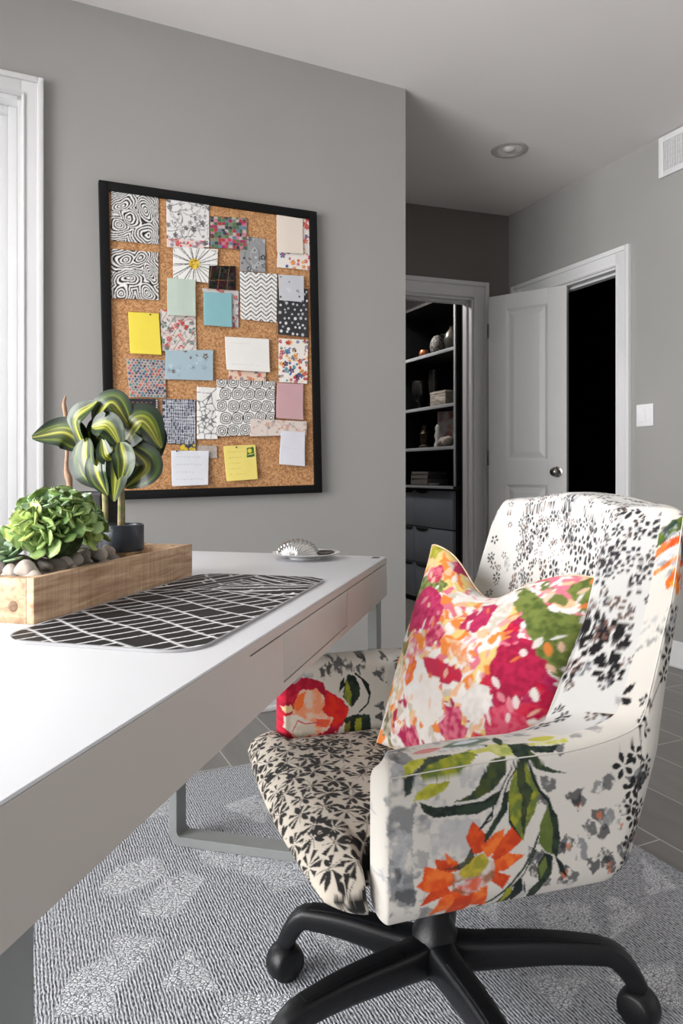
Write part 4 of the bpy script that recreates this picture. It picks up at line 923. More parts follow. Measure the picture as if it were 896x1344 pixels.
PAPERS = [
 ('fabric_swatch', [(145.7, 250.4), (207.9, 255.7), (208.6, 321), (145, 315.7)], zebra(1), 'square black and white swirl print at the top left corner of the cork board', 'swatch', .022),
 ('fabric_swatch', [(145.7, 326.4), (207.9, 331.4), (208.2, 393.9), (145.7, 391.4)], zebra(2), 'square zebra-like swirl print just above the yellow note on the cork board', 'swatch', .022),
 ('fabric_swatch', [(218.2, 260.4), (274.6, 268.2), (274.6, 324.6), (218.9, 323.6)], flor((226, 224, 222), [(120, 118, 118), (86, 84, 86), (160, 158, 158)], 60, .005, .012, 3, 46), 'white swatch with sketchy grey scribbled flowers above the daisy print', 'swatch', .022),
 ('fabric_swatch', [(219, 313), (268, 316), (268, 326), (219, 324.5)], flor((226, 206, 202), [(206, 70, 66), (190, 110, 106), (120, 130, 150)], 22, .006, .010, 12, 4), 'thin strip of red-dotted cloth at the foot of the sketchy grey swatch', 'swatch', .024),
 ('fabric_swatch', [(276, 284), (323.6, 286), (324, 328), (276, 325)], plaid, 'torn green and pink plaid scrap at the top centre of the board', 'swatch', .024),
 ('fabric_swatch', [(227.1, 323.6), (286, 327), (285, 373), (227, 365.7)], daisy, 'white print of one big daisy with a yellow centre', 'swatch', .026),
 ('fabric_swatch', [(315.7, 309.3), (347.9, 313.6), (348.6, 357.4), (315, 356)], flor((150, 150, 152), [(176, 178, 180), (96, 96, 100), (60, 60, 64), (190, 190, 192)], 26, .006, .014, 6, 8), 'mottled grey swatch with dark specks right above the herringbone print', 'swatch', .023),
 ('fabric_swatch', [(274.6, 348.6), (309.3, 349.3), (309.3, 380.7), (272.9, 378.2)], lambda c, w, h: (plaid(c, w, h), c.a.__imul__(.07), [c.line([(w*k/3, 0), (w*k/3+.01, h)], .0015, (150, 116, 70)) for k in range(4)], c.line([(0, h*.35), (w, h*.4)], .0014, (140, 110, 70))), 'small almost black swatch with thin tan lines above the teal note', 'swatch', .028),
 ('fabric_swatch', [(264.6, 378.2), (313.6, 381.7), (312.9, 430), (287.9, 428.9)], flor((200, 196, 196), [(196, 70, 66), (110, 120, 140), (170, 150, 140)], 60, .006, .010, 14, 10), 'red and grey floral swatch peeking out right of the teal note', 'swatch', .022),
 ('fabric_swatch', [(314.6, 356.4), (363.9, 359.6), (362.9, 423.6), (315.7, 418.9)], chev, 'white swatch with a bold black herringbone zigzag', 'swatch', .025),
 ('fabric_swatch', [(368, 284), (408.6, 288), (407.9, 355), (362.9, 351)], flor((228, 222, 216), [(206, 96, 60), (60, 80, 140), (200, 60, 60), (226, 160, 90)], 70, .006, .013, 15, 0), 'orange and blue floral swatch behind the cream note at the top right', 'swatch', .022),
 ('paper_note', [(362.9, 281.8), (397.5, 287.1), (397.5, 333.6), (362.9, 331.5)], plain((226, 214, 202), 4, .03), 'plain cream note at the top right corner of the cork board', 'note', .026),
 ('paper_note', [(219.3, 364.6), (256.8, 367.1), (256.8, 415.7), (219.3, 413.9)], plain((190, 204, 192), 2, .03), 'blank pale green note below the daisy print', 'note', .030),
 ('sticky_note', [(267.1, 383.2), (304.3, 385), (304.3, 429.6), (267.1, 427.1)], plain((136, 184, 190), 2, .03), 'blank teal note in the middle of the cork board', 'note', .028),
 ('fabric_swatch', [(365.0, 378), (404.6, 379), (403.9, 443.2), (364.6, 438.6)], dotty, 'charcoal swatch with white spots at the right edge of the board', 'swatch', .024),
 ('fabric_swatch', [(365.4, 360.4), (398.9, 362.1), (398.9, 396.8), (366.4, 394)], flor((196, 198, 204), [(70, 70, 76), (176, 178, 186), (210, 210, 214)], 12, .004, .010, 9, 0), 'pale grey-blue swatch with a few dark blots above the spotted charcoal one', 'swatch', .028),
 ('fabric_swatch', [(210.4, 405.7), (256.8, 414.6), (258, 461), (212, 461)], pinkred, 'red and grey floral trellis swatch right of the yellow note', 'swatch', .023),
 ('sticky_note', [(168.2, 409.3), (208.6, 411.4), (211.8, 466.1), (170.7, 463.9)], plain((238, 218, 84), 3, .03), 'blank bright yellow note at the left of the cork board', 'note', .026),
 ('fabric_swatch', [(217.1, 460), (280, 459.3), (279.6, 499.6), (216.4, 497.9)], flor((166, 186, 196), [(186, 200, 206), (150, 172, 184), (110, 96, 90)], 22, .005, .012, 19, 0), 'wide powder blue swatch with faint blots right of the knit scrap', 'swatch', .026),
 ('paper_note', [(295, 441.8), (353.2, 445), (353.9, 488.9), (296.8, 485.4)], writing((232, 230, 226), (170, 168, 166), 2, 4), 'wide white note with faint lines right of the powder blue swatch', 'note', .030),
 ('fabric_swatch', [(300, 486), (349, 488), (349, 500), (300, 499)], flor((226, 200, 180), [(206, 120, 70), (120, 130, 150), (190, 80, 70)], 26, .005, .010, 22, 0), 'narrow orange floral strip directly under the wide white note', 'swatch', .024),
 ('fabric_swatch', [(165.4, 470), (216.4, 472.9), (218.2, 522.1), (170, 521)], dots((186, 170, 160), [(70, 96, 130), (190, 96, 90), (70, 130, 140), (60, 66, 96)], .0125, .0046, .0015, 6), 'multicoloured knitted dots scrap at the left edge above the navy one', 'swatch', .023),
 ('fabric_swatch', [(365.7, 444.3), (404.6, 446), (403.2, 503.9), (365.4, 501.4)], flor((232, 226, 218), [(186, 60, 56), (60, 84, 150), (226, 170, 90), (90, 140, 160), (40, 50, 90)], 90, .006, .013, 25, 0), 'white swatch of dense red and blue flowers above the pink note', 'swatch', .024),
 ('paper_note', [(363.6, 502.5), (398.2, 503.9), (397.5, 551.4), (361.8, 548.6)], plain((198, 160, 164), 2, .04), 'blank dusty pink note at the right of the board', 'note', .028),
 ('fabric_swatch', [(284.3, 497.9), (361, 500.4), (360, 570), (284.3, 572.9)], squares_lines, 'large swatch of black outlined concentric rounds left of the pink note', 'swatch', .026),
 ('fabric_swatch', [(258.2, 507.5), (284.3, 509.3), (285.4, 576.4), (258.2, 576.4)], crackle, 'narrow white swatch with fine grey crackle lines', 'swatch', .024),
 ('fabric_swatch', [(148.6, 522.9), (207.5, 523.6), (207.5, 551.4), (148, 551)], denim, 'dark navy cloth scrap with tiny orange stitches behind the leafy plant', 'swatch', .026),
 ('fabric_swatch', [(212.9, 523.6), (256.8, 524.6), (256.8, 583.6), (213.6, 581.8)], dots((52, 60, 80), [(206, 208, 212), (186, 188, 196)], .0165, .0072, .001, 7, True), 'navy swatch with rows of white blossoms above the lined white note', 'swatch', .025),
 ('fabric_swatch', [(328.9, 549.6), (402.9, 553.2), (402.1, 571), (328.2, 572.9)], flor((216, 204, 196), [(190, 170, 160), (206, 150, 130), (150, 146, 144)], 30, .005, .012, 28, 8), 'pale beige patterned strip below the pink note', 'swatch', .030),
 ('fabric_swatch', [(168, 551), (213, 552), (213, 576), (168, 573)], flor((220, 208, 204), [(206, 110, 100), (190, 180, 176)], 20, .005, .010, 31, 6), 'whitish and coral scrap just under the navy stitched scrap', 'swatch', .022),
 ('paper_note', [(175, 589), (203.5, 590), (203, 612), (175, 611)], plain((226, 226, 228), 2, .02), 'white note half hidden behind the leafy plant at the lower left', 'note', .024),
 ('fabric_swatch', [(257.5, 584.3), (285, 585), (285, 601.5), (257, 600.5)], dots((190, 178, 168), [(160, 150, 142)], .010, .003, .001, 8), 'small plain beige scrap right above the lined white note', 'swatch', .022),
 ('fabric_swatch', [(236, 583), (257, 583), (257, 594.5), (236, 595)], flor((60, 66, 84), [(220, 190, 60), (40, 46, 60)], 10, .006, .010, 9, 0), 'tiny navy and yellow scrap tucked at the top of the lined white note', 'swatch', .0275),
 ('paper_note', [(224.6, 591.4), (274.3, 591.8), (272.9, 636.4), (225.4, 638.2)], writing((222, 224, 230), (120, 126, 140), 4, 5), 'white note with faint grey handwriting at the bottom of the board', 'note', .030),
 ('sticky_note', [(293.2, 585.4), (335.4, 583.6), (337.9, 628.9), (296.8, 631.8)], writing((236, 218, 124), (150, 140, 70), 5, 6, extra=stickynote_extra), 'pale yellow note with handwriting and a green sticker at the bottom centre', 'note', .028),
 ('paper_note', [(368.9, 565), (400.4, 567.5), (399.6, 612.1), (365.7, 609.3)], writing((220, 220, 228), (190, 190, 200), 1, 7), 'blank white note at the bottom right corner of the board', 'note', .034),
]
for nm, q, fn, lb, ct, off in PAPERS: paper(nm, q, fn, lb, ct, off, curl=.007 if ct == 'note' else .002)
M['pin'] = mat('steel_pin', (90, 86, 82), .3, metal=.8)
for (px, py), lb in (((197, 413), 'tiny metal push pin at the top of the bright yellow note'), ((310, 587), 'tiny metal push pin at the top of the pale yellow note'), ((232, 592), 'tiny metal push pin at the top of the lined white note')):
    a, z = wallA(px, py, .036); p = lathe('push_pin', [(0, .008), (.003, .0075), (.0034, .006), (.0015, .004), (.0015, .0), (0, -.004)], M['pin'], None, 12)
    p.location = R(a, BV-.032, z); p.rotation_euler = (math.pi/2, 0, TH); tag(p, lb, 'push pin')
# copper wire frame around the spotted swatch
bm = bmesh.new(); q = [wallA(*p, off=.023) for p in ((401.5, 375.5), (404.9, 376), (404.6, 444.5), (362.3, 441), (362.6, 425))]
P = [Vector(R(a, BV-.0225, z)) for a, z in q]
wf = sweep('wire_clip', [tuple(p) for p in P], .0012, .0012, mat('copper_wire', (196, 128, 96), .4, metal=.6), None, 8, 2); tag(wf, 'thin copper wire edging around the spotted charcoal swatch', 'wire clip')

# ------------------------------------------------------------------ closet: open shelves over drawers
AS, CV0, CV1 = 2.715, 3.985, 5.75
def px_v(px, A=None): t = (px-CXP)/FPX; return ((A or AS)*(CT-t*ST))/(ST+t*CT)
def px_z(px, py): v = px_v(px); Zd = AS*ST+v*CT; return HC+(HY-py)/FPX*Zd, v
cl = thing('shelving_unit', 'black built-in closet shelving with pale shelf edges above slate drawers', 'shelving', R(0, 0), TH)
zs = [px_z(599, 454)[0], px_z(599, 528)[0], px_z(599, 585)[0]]; zc = px_z(603, 638.5)[0]
box('back_panel', AS+.37, AS+.385, CV0, CV1, 0, 2.19, M['unit'], cl, 0)
box('side_panel', AS+.002, AS+.37, CV0, CV0+.02, zc, 2.19, M['unit'], cl, 0); box('side_panel', AS+.002, AS+.37, CV1-.02, CV1, zc, 2.19, M['unit'], cl, 0)
box('edge_strip', AS-.006, AS+.002, CV0+.002, CV0+.022, zc, 2.19, M['shelf'], cl, .001)
box('top_panel', AS, AS+.37, CV0, CV1, 2.17, 2.19, M['unit'], cl, 0)
box('partition', AS+.01, AS+.37, 4.86, 4.88, zc, 2.17, M['unit'], cl, 0)
for z in zs:
    s = box('shelf', AS+.004, AS+.37, CV0+.02, CV1-.02, z-.02, z, M['unit'], cl, 0); box('shelf_edge', AS-.006, AS+.004, CV0+.02, CV1-.02, z-.022, z+.001, M['shelf'], s, .001)
s = box('counter', AS-.03, AS+.37, CV0-.01, CV1, zc-.022, zc, M['unit'], cl, .001); box('shelf_edge', AS-.034, AS-.03, CV0-.01, CV1, zc-.018, zc+.001, M['shelf'], s, .001)
box('carcass', AS+.02, AS+.37, CV0+.005, CV1, .0, zc-.022, M['unit'], cl, 0)
vq = [CV0+.03, px_v(544), 5.1, CV1]
rows = [(.565, zc-.032), (.30, .560), (.04, .295)]
for i in range(3):
    for z0, z1 in rows:
        d = box('drawer', AS-.004, AS+.02, vq[i]+.002, vq[i+1]-.002, z0+.002, z1-.002, M['cabinet'], cl, .001)
        ym = vq[i+1]-.11 if i == 0 else vq[i]+.10
        bm = bmesh.new()
        th = np.linspace(0, math.pi, 14); P = [(ym+.085*math.cos(t), z1-.003-.022*math.sin(t)**.7) for t in th]
        A = [bm.verts.new((AS-.0065, y, z)) for y, z in P]; B = [bm.verts.new((AS-.0035, y, z)) for y, z in P]
        bm.faces.new(A); bm.faces.new(B[::-1])
        for k in range(len(P)): bm.faces.new((A[k], B[k], B[(k+1) % len(P)], A[(k+1) % len(P)]))
        bm_obj('finger_pull', bm, M['black_seam'], d)
def cpos(px, zz, dep=.12): 
    return R(AS+dep, px_v(px, AS+dep), zz)
def shelfthing(o, loc, lb, ct, rz=TH): o.location = loc; o.rotation_euler = (0, 0, rz); tag(o, lb, ct); return o
mott = mat('mottled_stone', (40, 40, 42), .5, noise=0, nscale=90, rgb2=(176, 172, 166)); smoke = mat('smoked_silver', (120, 116, 110), .3, metal=.7, noise=.2, nscale=20)
cop = mat('copper', (190, 120, 86), .35, metal=.6); dkv = mat('dark_vase_glaze', (34, 32, 32), .2, noise=.3, nscale=12, coat=.5); marb = mat('veined_marble', (150, 140, 128), .4, noise=0, nscale=14, rgb2=(206, 198, 188), stretch=(1, 1, 5))
whs = mat('white_ceramic', (200, 198, 196), .4, noise=.05); brz = mat('dark_bronze', (74, 62, 48), .4, metal=.6, noise=.3, nscale=60, bump=.6, bscale=80)
smoke_page = mat('aged_pages', (112, 108, 104), .9, noise=.1)
def pix(px, zz, dep): v = px_v(px); return v
e = lathe('decorative_egg', [(0, .0), (.03, .008), (.052, .04), (.058, .075), (.05, .115), (.03, .145), (0, .158)], mott, None, 32); shelfthing(e, cpos(574, zs[0]+.001, .12), 'black and white mottled egg-shaped ornament on the top closet shelf', 'ornament')
e = lathe('silver_vase', [(0, 0), (.03, 0), (.05, .03), (.062, .075), (.055, .12), (.03, .15), (.022, .16), (.026, .172), (.022, .172), (.018, .16)], smoke, None, 32); shelfthing(e, cpos(594, zs[0]+.001, .09), 'round smoky silver vase at the right end of the top closet shelf', 'vase')
e = lathe('tealight_holder', [(0, 0), (.025, 0), (.036, .02), (.036, .045), (.028, .062), (.024, .062), (.03, .044), (.028, .02), (0, .012)], cop, None, 28); shelfthing(e, cpos(556, zs[0]+.001, .08), 'little copper tealight holder on the top closet shelf', 'candle holder')
bm_h = sweep('hoop_sculpture', [(0, .080*math.cos(t), .092+.084*math.sin(t)) for t in np.linspace(-.5*math.pi, 1.48*math.pi, 44)], .007, .007, M['frame'], None, 10, 2); shelfthing(bm_h, cpos(580, zs[0]+.002, .20), 'thin black hoop sculpture behind the mottled egg on the top closet shelf', 'ornament')
e = lathe('goblet_vase', [(0, 0), (.05, 0), (.05, .01), (.018, .03), (.02, .06), (.05, .09), (.064, .14), (.062, .2), (.055, .225), (.05, .225), (.057, .2), (.05, .12), (0, .09)], dkv, None, 36); shelfthing(e, cpos(551, zs[1]+.001, .12), 'dark footed vase at the left of the second closet shelf', 'vase')
e = lathe('tall_vase', [(0, 0), (.05, 0), (.048, .02), (.03, .05), (.034, .12), (.04, .2), (.036, .27), (.04, .29), (.035, .29), (.031, .27), (.03, .1), (0, .06)], dkv, None, 36); shelfthing(e, cpos(569, zs[1]+.001, .14), 'tall slim black vase in the middle of the second closet shelf', 'vase')
o = box('marble_box', -.09, .09, -.10, .10, 0, .085, marb, None, .004); shelfthing(o, cpos(588, zs[1]+.001, .12), 'beige veined stone box at the right of the second closet shelf', 'box'); box('box_lid', -.092, .092, -.102, .102, .0855, .105, marb, o, .003)
e = lathe('bronze_figurine', [(0, 0), (.045, 0), (.045, .015), (.025, .03), (.034, .06), (.03, .09), (.04, .11), (.022, .14), (.026, .165), (.012, .185), (0, .19)], brz, None, 20); shelfthing(e, cpos(557, zs[2]+.001, .1), 'dark bronze figurine at the left of the third closet shelf', 'figurine')
e = lathe('white_figurine', [(0, 0), (.03, 0), (.032, .02), (.02, .05), (.03, .085), (.02, .115), (.024, .14), (.012, .165), (0, .17)], whs, None, 20); shelfthing(e, cpos(575, zs[2]+.001, .07), 'white ceramic figurine in front of the art panel in the closet', 'figurine')
c = Canvas(0, 0, .2, .26, .004, (216, 212, 216)); r_ = random.Random(1)
for i in range(26): c.disc(r_.uniform(0, .2), r_.uniform(0, .26), r_.uniform(.01, .03), r_.choice([(206, 150, 140), (226, 222, 226), (150, 160, 176), (190, 120, 110)]), .7, wob=.01, seed=i)
c.blur(1); n, m = 50, 64; U, Vv = np.meshgrid(np.linspace(0, .2, n), np.linspace(0, .26, m), indexing='ij')
ar = thing('art_panel', 'small pink and white abstract art panel leaning on the third closet shelf', 'picture', cpos(590, zs[2]+.002, .14), TH-math.pi/2+.35)
me = mesh_np('printed_face', np.stack([U-.1, np.full_like(U, -.0125), Vv], -1), grid_faces(n, m)); paint(me, c.sample(U, Vv)); link('printed_face', me, pap, ar)
box('panel_block', -.1, .1, -.012, .012, 0, .26, whs, ar, .001)
for i, (dx, s_, lb) in enumerate(((580, .036, 'pale grey stone lump left of the art panel in the closet'), (588, .042, 'grey stone lump below the art panel in the closet'))):
    o = bpy.data.objects.new('stone', pme[1+i*3]); COL.objects.link(o); o.scale = (s_, s_, s_*.9); o.location = cpos(dx, zs[2]+s_*.88, .055); tag(o, lb, 'stone')
for i, (h_, w_, lb) in enumerate(((.045, .12, 'thicker dark grey book at the bottom of the closet stack'), (.032, .11, 'charcoal book in the middle of the closet stack'), (.022, .10, 'thin dark book on top of the closet stack'))):
    z0 = zc+.001+[0, .0455, .078][i]; o = box('cover', -.09, .09, -w_, w_, 0, h_, mat('book_cloth_%d' % i, [(92, 90, 92), (66, 66, 70), (84, 80, 78)][i], .7), None, .002)
    o.name = 'book'; shelfthing(o, cpos(563, z0, .13), lb, 'book', TH+.06*i); box('pages', -.0915, -.0895, -w_+.004, w_-.004, .004, h_-.004, smoke_page, o, 0)
sd = lathe('small_dish', [(0, .004), (.03, .004), (.042, .014), (.04, .014), (.028, .001), (0, .001)][::-1], whs, None, 28); shelfthing(sd, cpos(569, zc+.001, .0), 'small white dish in front of the closet books', 'dish')

cd = thing('closet_fill_light', 'small unseen ceiling light added inside the closet', 'ceiling light', R(2.05, 4.75, ZC))  # unseen fixture, added to brighten the dark closet shelves
lathe('lamp_base', [(0, 0), (.09, 0), (.09, -.02), (0, -.02)][::-1], M['trim'], cd, 40)
gm, gnt, gb = nmat('frosted_lamp_glass'); gb.inputs['Base Color'].default_value = (.9, .9, .9, 1); gb.inputs['Emission Color'].default_value = (1, .95, .9, 1); gb.inputs['Emission Strength'].default_value = 2.0
lathe('lamp_shade', [(.085, -.02), (.09, -.04), (.07, -.07), (.035, -.083), (0, -.086)], gm, cd, 40)
ld = bpy.data.lights.new('closet_fill_bulb', 'POINT'); ld.energy = 38; ld.shadow_soft_size = .08; ld.color = (1, .96, .92); lo = bpy.data.objects.new('closet_fill_bulb', ld); COL.objects.link(lo); lo.location = R(2.05, 4.75, ZC-.19)
# ------------------------------------------------------------------ armchair
CH0 = Vector((.066, .985, 0)); CRZ = math.atan2(.31, .95); cc_, cs_ = math.cos(CRZ), math.sin(CRZ)
chair = thing('swivel_armchair', 'upholstered swivel armchair in white floral print with black geometric seat on black castors', 'armchair', CH0, CRZ)
def chair_plane(px, py, t=None, s=None):            # photo point on the plane y=t (returns s,z) or x=s (returns t,z)
    r = ray(px, py); ex = Vector((cc_, cs_, 0)); ey = Vector((-cs_, cc_, 0))
    if t is not None: k = (t+CH0.dot(ey))/r.dot(ey)
    else: k = (s+CH0.dot(ex))/r.dot(ex)
    p = Vector((0, 0, HC))+r*k-CH0; return (p.dot(ex) if t is not None else p.dot(ey), p.z)
Wc, TH_A = .65, .085                                # chair width and arm thickness
ZBOT = .312
CREAM = (206, 201, 193)
# --- plan paths: outer U and inner U, matched by parameter
def u_path(s_front, s_back, t0, t1, rad, na, nc, nb, bow=0.0):
    P = [(x, t0) for x in np.linspace(s_front, s_back-rad, na)]
    P += [(s_back-rad+rad*math.sin(a), t0+rad-rad*math.cos(a)) for a in np.linspace(0, math.pi/2, nc+1)[1:]]
    P += [(s_back+bow*math.sin(math.pi*q), t0+rad+(t1-t0-2*rad)*q) for q in np.linspace(0, 1, nb+2)[1:-1]]
    P += [(s_back-rad+rad*math.sin(a), t1-rad+rad*math.cos(a)) for a in np.linspace(math.pi/2, 0, nc+1)[:-1]]
    P += [(x, t1) for x in np.linspace(s_back-rad, s_front, na)]
    return np.array(P)
na, nc, nb = 220, 190, 280
OUT = u_path(0, .448, 0, Wc, .070, na, nc, nb, .02); INN = u_path(.0, .352, TH_A, Wc-TH_A, .080, na, nc, nb, .012)
for i in range(na):                                  # the inner corners of the arm fronts are cut back or forward a little
    INN[i, 0] += .034*(1-i/(na-1)); INN[len(INN)-1-i, 0] -= .010*(1-i/(na-1))
NS = len(OUT); par = np.concatenate([np.zeros(1), np.cumsum(np.hypot(*np.diff(OUT, axis=0).T))])
side = np.minimum(np.arange(NS), NS-1-np.arange(NS))                   # 0 at the arm fronts
sarr = OUT[:, 0]
# height of the crown per station
H = np.zeros(NS)
for i in range(NS):
    k = side[i]
    if k < na:
        s = sarr[i]; H[i] = .538+.004*math.sin(s*9) if s < .30 else .541+ (max(0, s-.30)/.078)**2*.020
    else:
        q = (k-na+1)/nc
        if q <= 1: H[i] = .561+(.893-.561)*np.interp(q, [0, .10, .22, .36, .50, 1], [0, .24, .62, .92, 1.0, 1.015])
        else: H[i] = .895+.018*math.sin(math.pi/2*min(1, (k-na-nc)/(nb/2)))
Hs = H.copy()
for _ in range(6): Hs = np.convolve(np.pad(Hs, 3, 'edge'), np.ones(7)/7, 'valid')
H = Hs
back = np.clip((side-na*.72)/(na*.28), 0, 1); back = back*back*(3-2*back)     # 0 arm .. 1 back
def lean_o(z): return np.interp(z, [.31, .45, .61, .74, .86, .92], [-.010, .036, .088, .124, .134, .136])
def lean_i(z): return np.interp(z, [.34, .45, .55, .70, .85, .92], [.0, .018, .050, .110, .134, .138])
def narrow(t, z, bk): return t+(.16-t)*np.interp(z, [.5, .60, .72, .92], [0, .12, .185, .165])*bk
n_o, n_c, n_i = 180, 80, 250
V = []; UV = []; REG = []
for i in range(NS):
    o, q = OUT[i], INN[i]; Hh = H[i]; bk = back[i]; cz = .030+.006*bk
    # outer rise
    zt = Hh-cz
    zo = ZBOT+(zt-ZBOT)*np.linspace(0, 1, n_o)
    a = np.linspace(0, math.pi, n_c+2)[1:-1]; pe = 2.8+1.2*bk
    cx = .45*(2*a/math.pi-1)-.55*np.cos(a); czz = (1-np.abs(cx)**pe)**(1/pe)
    zi = zt+(.340-zt)*np.linspace(0, 1, n_i)
    w0 = np.concatenate([np.zeros(n_o), (cx+1)/2, np.ones(n_i)]); zz = np.concatenate([zo, zt+cz*czz, zi])
    # soft inward belly of the outer wall at its foot, thickness
    s_ = o[0]+(q[0]-o[0])*w0; t_ = o[1]+(q[1]-o[1])*w0
    foot = np.clip((ZBOT+.03-zz)/.03, 0, 1)**2*.012*(w0 < .5)
    dirv = (q-o)/ (np.hypot(*(q-o))+1e-9); s_ = s_+dirv[0]*foot; t_ = t_+dirv[1]*foot
    # padding on inner face
    inn = (w0 > .99); pad = np.where(inn, .012*np.sin(np.pi*np.clip((zz-.34)/(Hh-.34), 0, 1)), 0)*bk*1.6
    s_ = s_-pad
    s_ = s_+(lean_o(zz)*(1-w0)+lean_i(zz)*w0)*bk; t_ = narrow(t_, zz, bk)
    s_ = s_ - .004*bk*np.clip((zz-.80)/.12, 0, 1)**2*(w0 < .5)
    V.append(np.stack([s_, t_, zz], -1))
    arc = np.concatenate([zo, zt+cz*.5*np.where(a < math.pi/2, czz, 2-czz)+np.hypot(*(q-o))*(cx+1)/2, zi]); UV.append(arc)
    REG.append(w0)
V = np.array(V); UV = np.array(UV); REG = np.array(REG); NC = V.shape[1]

# --- prints ---
c1 = Canvas(-.1, .27, 1.9, .78, .0013, CREAM)       # outside: x = distance along the shell, y = height (then over the crown)
def outer_map(p):
    s_, z_ = chair_plane(p[0], p[1], t=0.0)
    return (s_+(.048 if z_ > .60 and p[0] > 846 else 0), z_)
c1.map = outer_map
def q1(pts): return [(500+x/3.2, 900+y/3.2) for x, y in pts]
DK, DK2, OL, OL2, GR, OR1, OR2, YL = (24, 34, 32), (44, 58, 44), (150, 152, 44), (186, 182, 70), (96, 112, 52), (214, 78, 28), (232, 116, 46), (206, 176, 60)
GY, GY2, GY3 = (118, 120, 124), (70, 72, 76), (164, 166, 170)
rs = random.Random(21)
c1.smudge([(503, 985), (545, 965), (552, 1010), (540, 1100), (545, 1200), (512, 1205)], GY, .85, 16, .50, 1)
c1.smudge(q1([(40, 560), (200, 540), (220, 700), (170, 800), (60, 860), (30, 700)]), GY, .8, 22, .48, 3)
c1.smudge(q1([(60, 760), (160, 820), (140, 930), (60, 900)]), GY2, .8, 14, .47, 4)
c1.smudge(q1([(180, 560), (420, 560), (400, 700), (260, 760), (200, 720)]), GY3, .6, 30, .48, 5)
c1.smudge(q1([(160, 930), (300, 950), (280, 1010), (150, 1010)]), GY2, .6, 12, .5, 6)
mm0 = c1.map; c1.map = lambda p: p
for i in range(26):
    x, y = rs.uniform(-.06, .02), rs.uniform(.32, .60); q = rs.uniform(.010, .022); c1.smudge([(x+q*math.cos(k)*rs.uniform(.5, 1), y+1.5*q*math.sin(k)*rs.uniform(.5, 1)) for k in range(6)], rs.choice([GY, GY3, GY2, GY3]), .7, 9, .5, i+700)
c1.map = mm0
c1.smudge([(515, 965), (560, 950), (568, 990), (530, 1010)], GY2, .7, 14, .52, 31)
for i in range(46):                                 # torn grey leaf shapes on the right half
    x, y = rs.uniform(690, 850), rs.uniform(985, 1170)
    if y > 1215-(x-545)*.27: continue
    s = rs.uniform(9, 17); a0 = rs.uniform(0, 6)
    P = [(x+s*rs.uniform(.35, 1.1)*math.cos(a0+k*1.05), y+1.15*s*rs.uniform(.35, 1.1)*math.sin(a0+k*1.05)) for k in range(6)]
    c1.smudge(P, rs.choice([GY, GY2, GY2, (46, 46, 50)]), .85, 7, .40, i)
    if i % 5 == 0: c1.smudge([(x-3, y), (x+4, y-3), (x+3, y+8), (x-2, y+7)], (196, 110, 70), .8, 5, .4, i)
for i in range(30):
    x, y = rs.uniform(540, 700), rs.uniform(1000, 1215); s = rs.uniform(8, 16)
    c1.smudge([(x-s, y-s), (x+s, y-s*.6), (x+s*.7, y+s), (x-s*.6, y+s)], rs.choice([GY3, GY3, GY]), .55, 10, .55, i+90)
# foliage
c1.poly(q1([(215, 308), (280, 295), (350, 300), (280, 322), (200, 372), (140, 400), (125, 455), (100, 470), (97, 405), (150, 380)]), DK, .95, .002, DK2, seed=1)
c1.poly(q1([(97, 405), (110, 350), (150, 318), (215, 306), (185, 345), (140, 385)]), OL, 1, .002, OL2, seed=2)
c1.poly(q1([(155, 398), (210, 352), (300, 310), (400, 272), (418, 305), (370, 355), (300, 387), (200, 405)]), OL, 1, .002, GR, seed=3)
c1.poly(q1([(133, 487), (150, 450), (200, 415), (292, 398), (265, 440), (200, 475)]), OL, 1, .002, OL2, seed=4)
c1.poly(q1([(295, 492), (370, 460), (410, 420), (422, 378), (470, 328), (530, 312), (522, 372), (470, 440), (400, 478)]), (70, 80, 36), 1, .002, DK2, seed=5)
c1.poly(q1([(160, 490), (230, 512), (330, 500), (430, 482), (510, 430), (485, 500), (400, 540), (300, 545), (220, 556), (178, 530)]), DK, 1, .001, DK2, seed=6)
c1.poly(q1([(380, 280), (460, 262), (500, 250), (560, 240), (560, 310), (500, 312), (470, 285), (420, 300)]), (172, 172, 96), 1, .002, OL2, seed=7)
c1.poly(q1([(460, 240), (540, 228), (560, 240), (645, 235), (642, 285), (620, 335), (590, 345), (560, 300)]), DK2, 1, .002, DK, seed=8)
c1.poly(q1([(480, 235), (560, 222), (562, 305), (510, 315), (478, 280)]), (190, 188, 120), 1, .002, (150, 160, 80), seed=9)
c1.poly(q1([(630, 255), (700, 262), (765, 255), (725, 297), (650, 297)]), DK, 1, .001, DK2, seed=10)
c1.poly(q1([(630, 240), (720, 228), (815, 208), (805, 245), (735, 252), (650, 252)]), OL2, 1, .003, (206, 206, 150), seed=11)
c1.poly(q1([(630, 285), (680, 332), (730, 355), (782, 366), (720, 368), (650, 350), (622, 320)]), (72, 84, 40), 1, .001, DK2, seed=12)
c1.poly(q1([(250, 240), (330, 225), (420, 205), (490, 235), (440, 255), (340, 250)]), (120, 134, 110), .9, .003, (196, 204, 210), seed=13)
c1.poly(q1([(575, 328), (545, 400), (532, 470), (540, 560), (568, 612), (596, 652), (608, 600), (645, 530), (665, 450), (650, 395), (618, 345)]), GR, 1, .001, OL, seed=14)
c1.poly(q1([(568, 330), (600, 320), (606, 400), (640, 440), (612, 520), (600, 640), (585, 560), (592, 470), (572, 430)]), DK2, .9, .002, DK, seed=15)
c1.poly(q1([(534, 470), (541, 560), (596, 652), (560, 620), (536, 575)]), DK, 1)
c1.poly(q1([(537, 440), (530, 522), (480, 600), (430, 672), (392, 718), (420, 650), (460, 590), (500, 520), (515, 455)]), DK, 1, .001, DK2, seed=16)
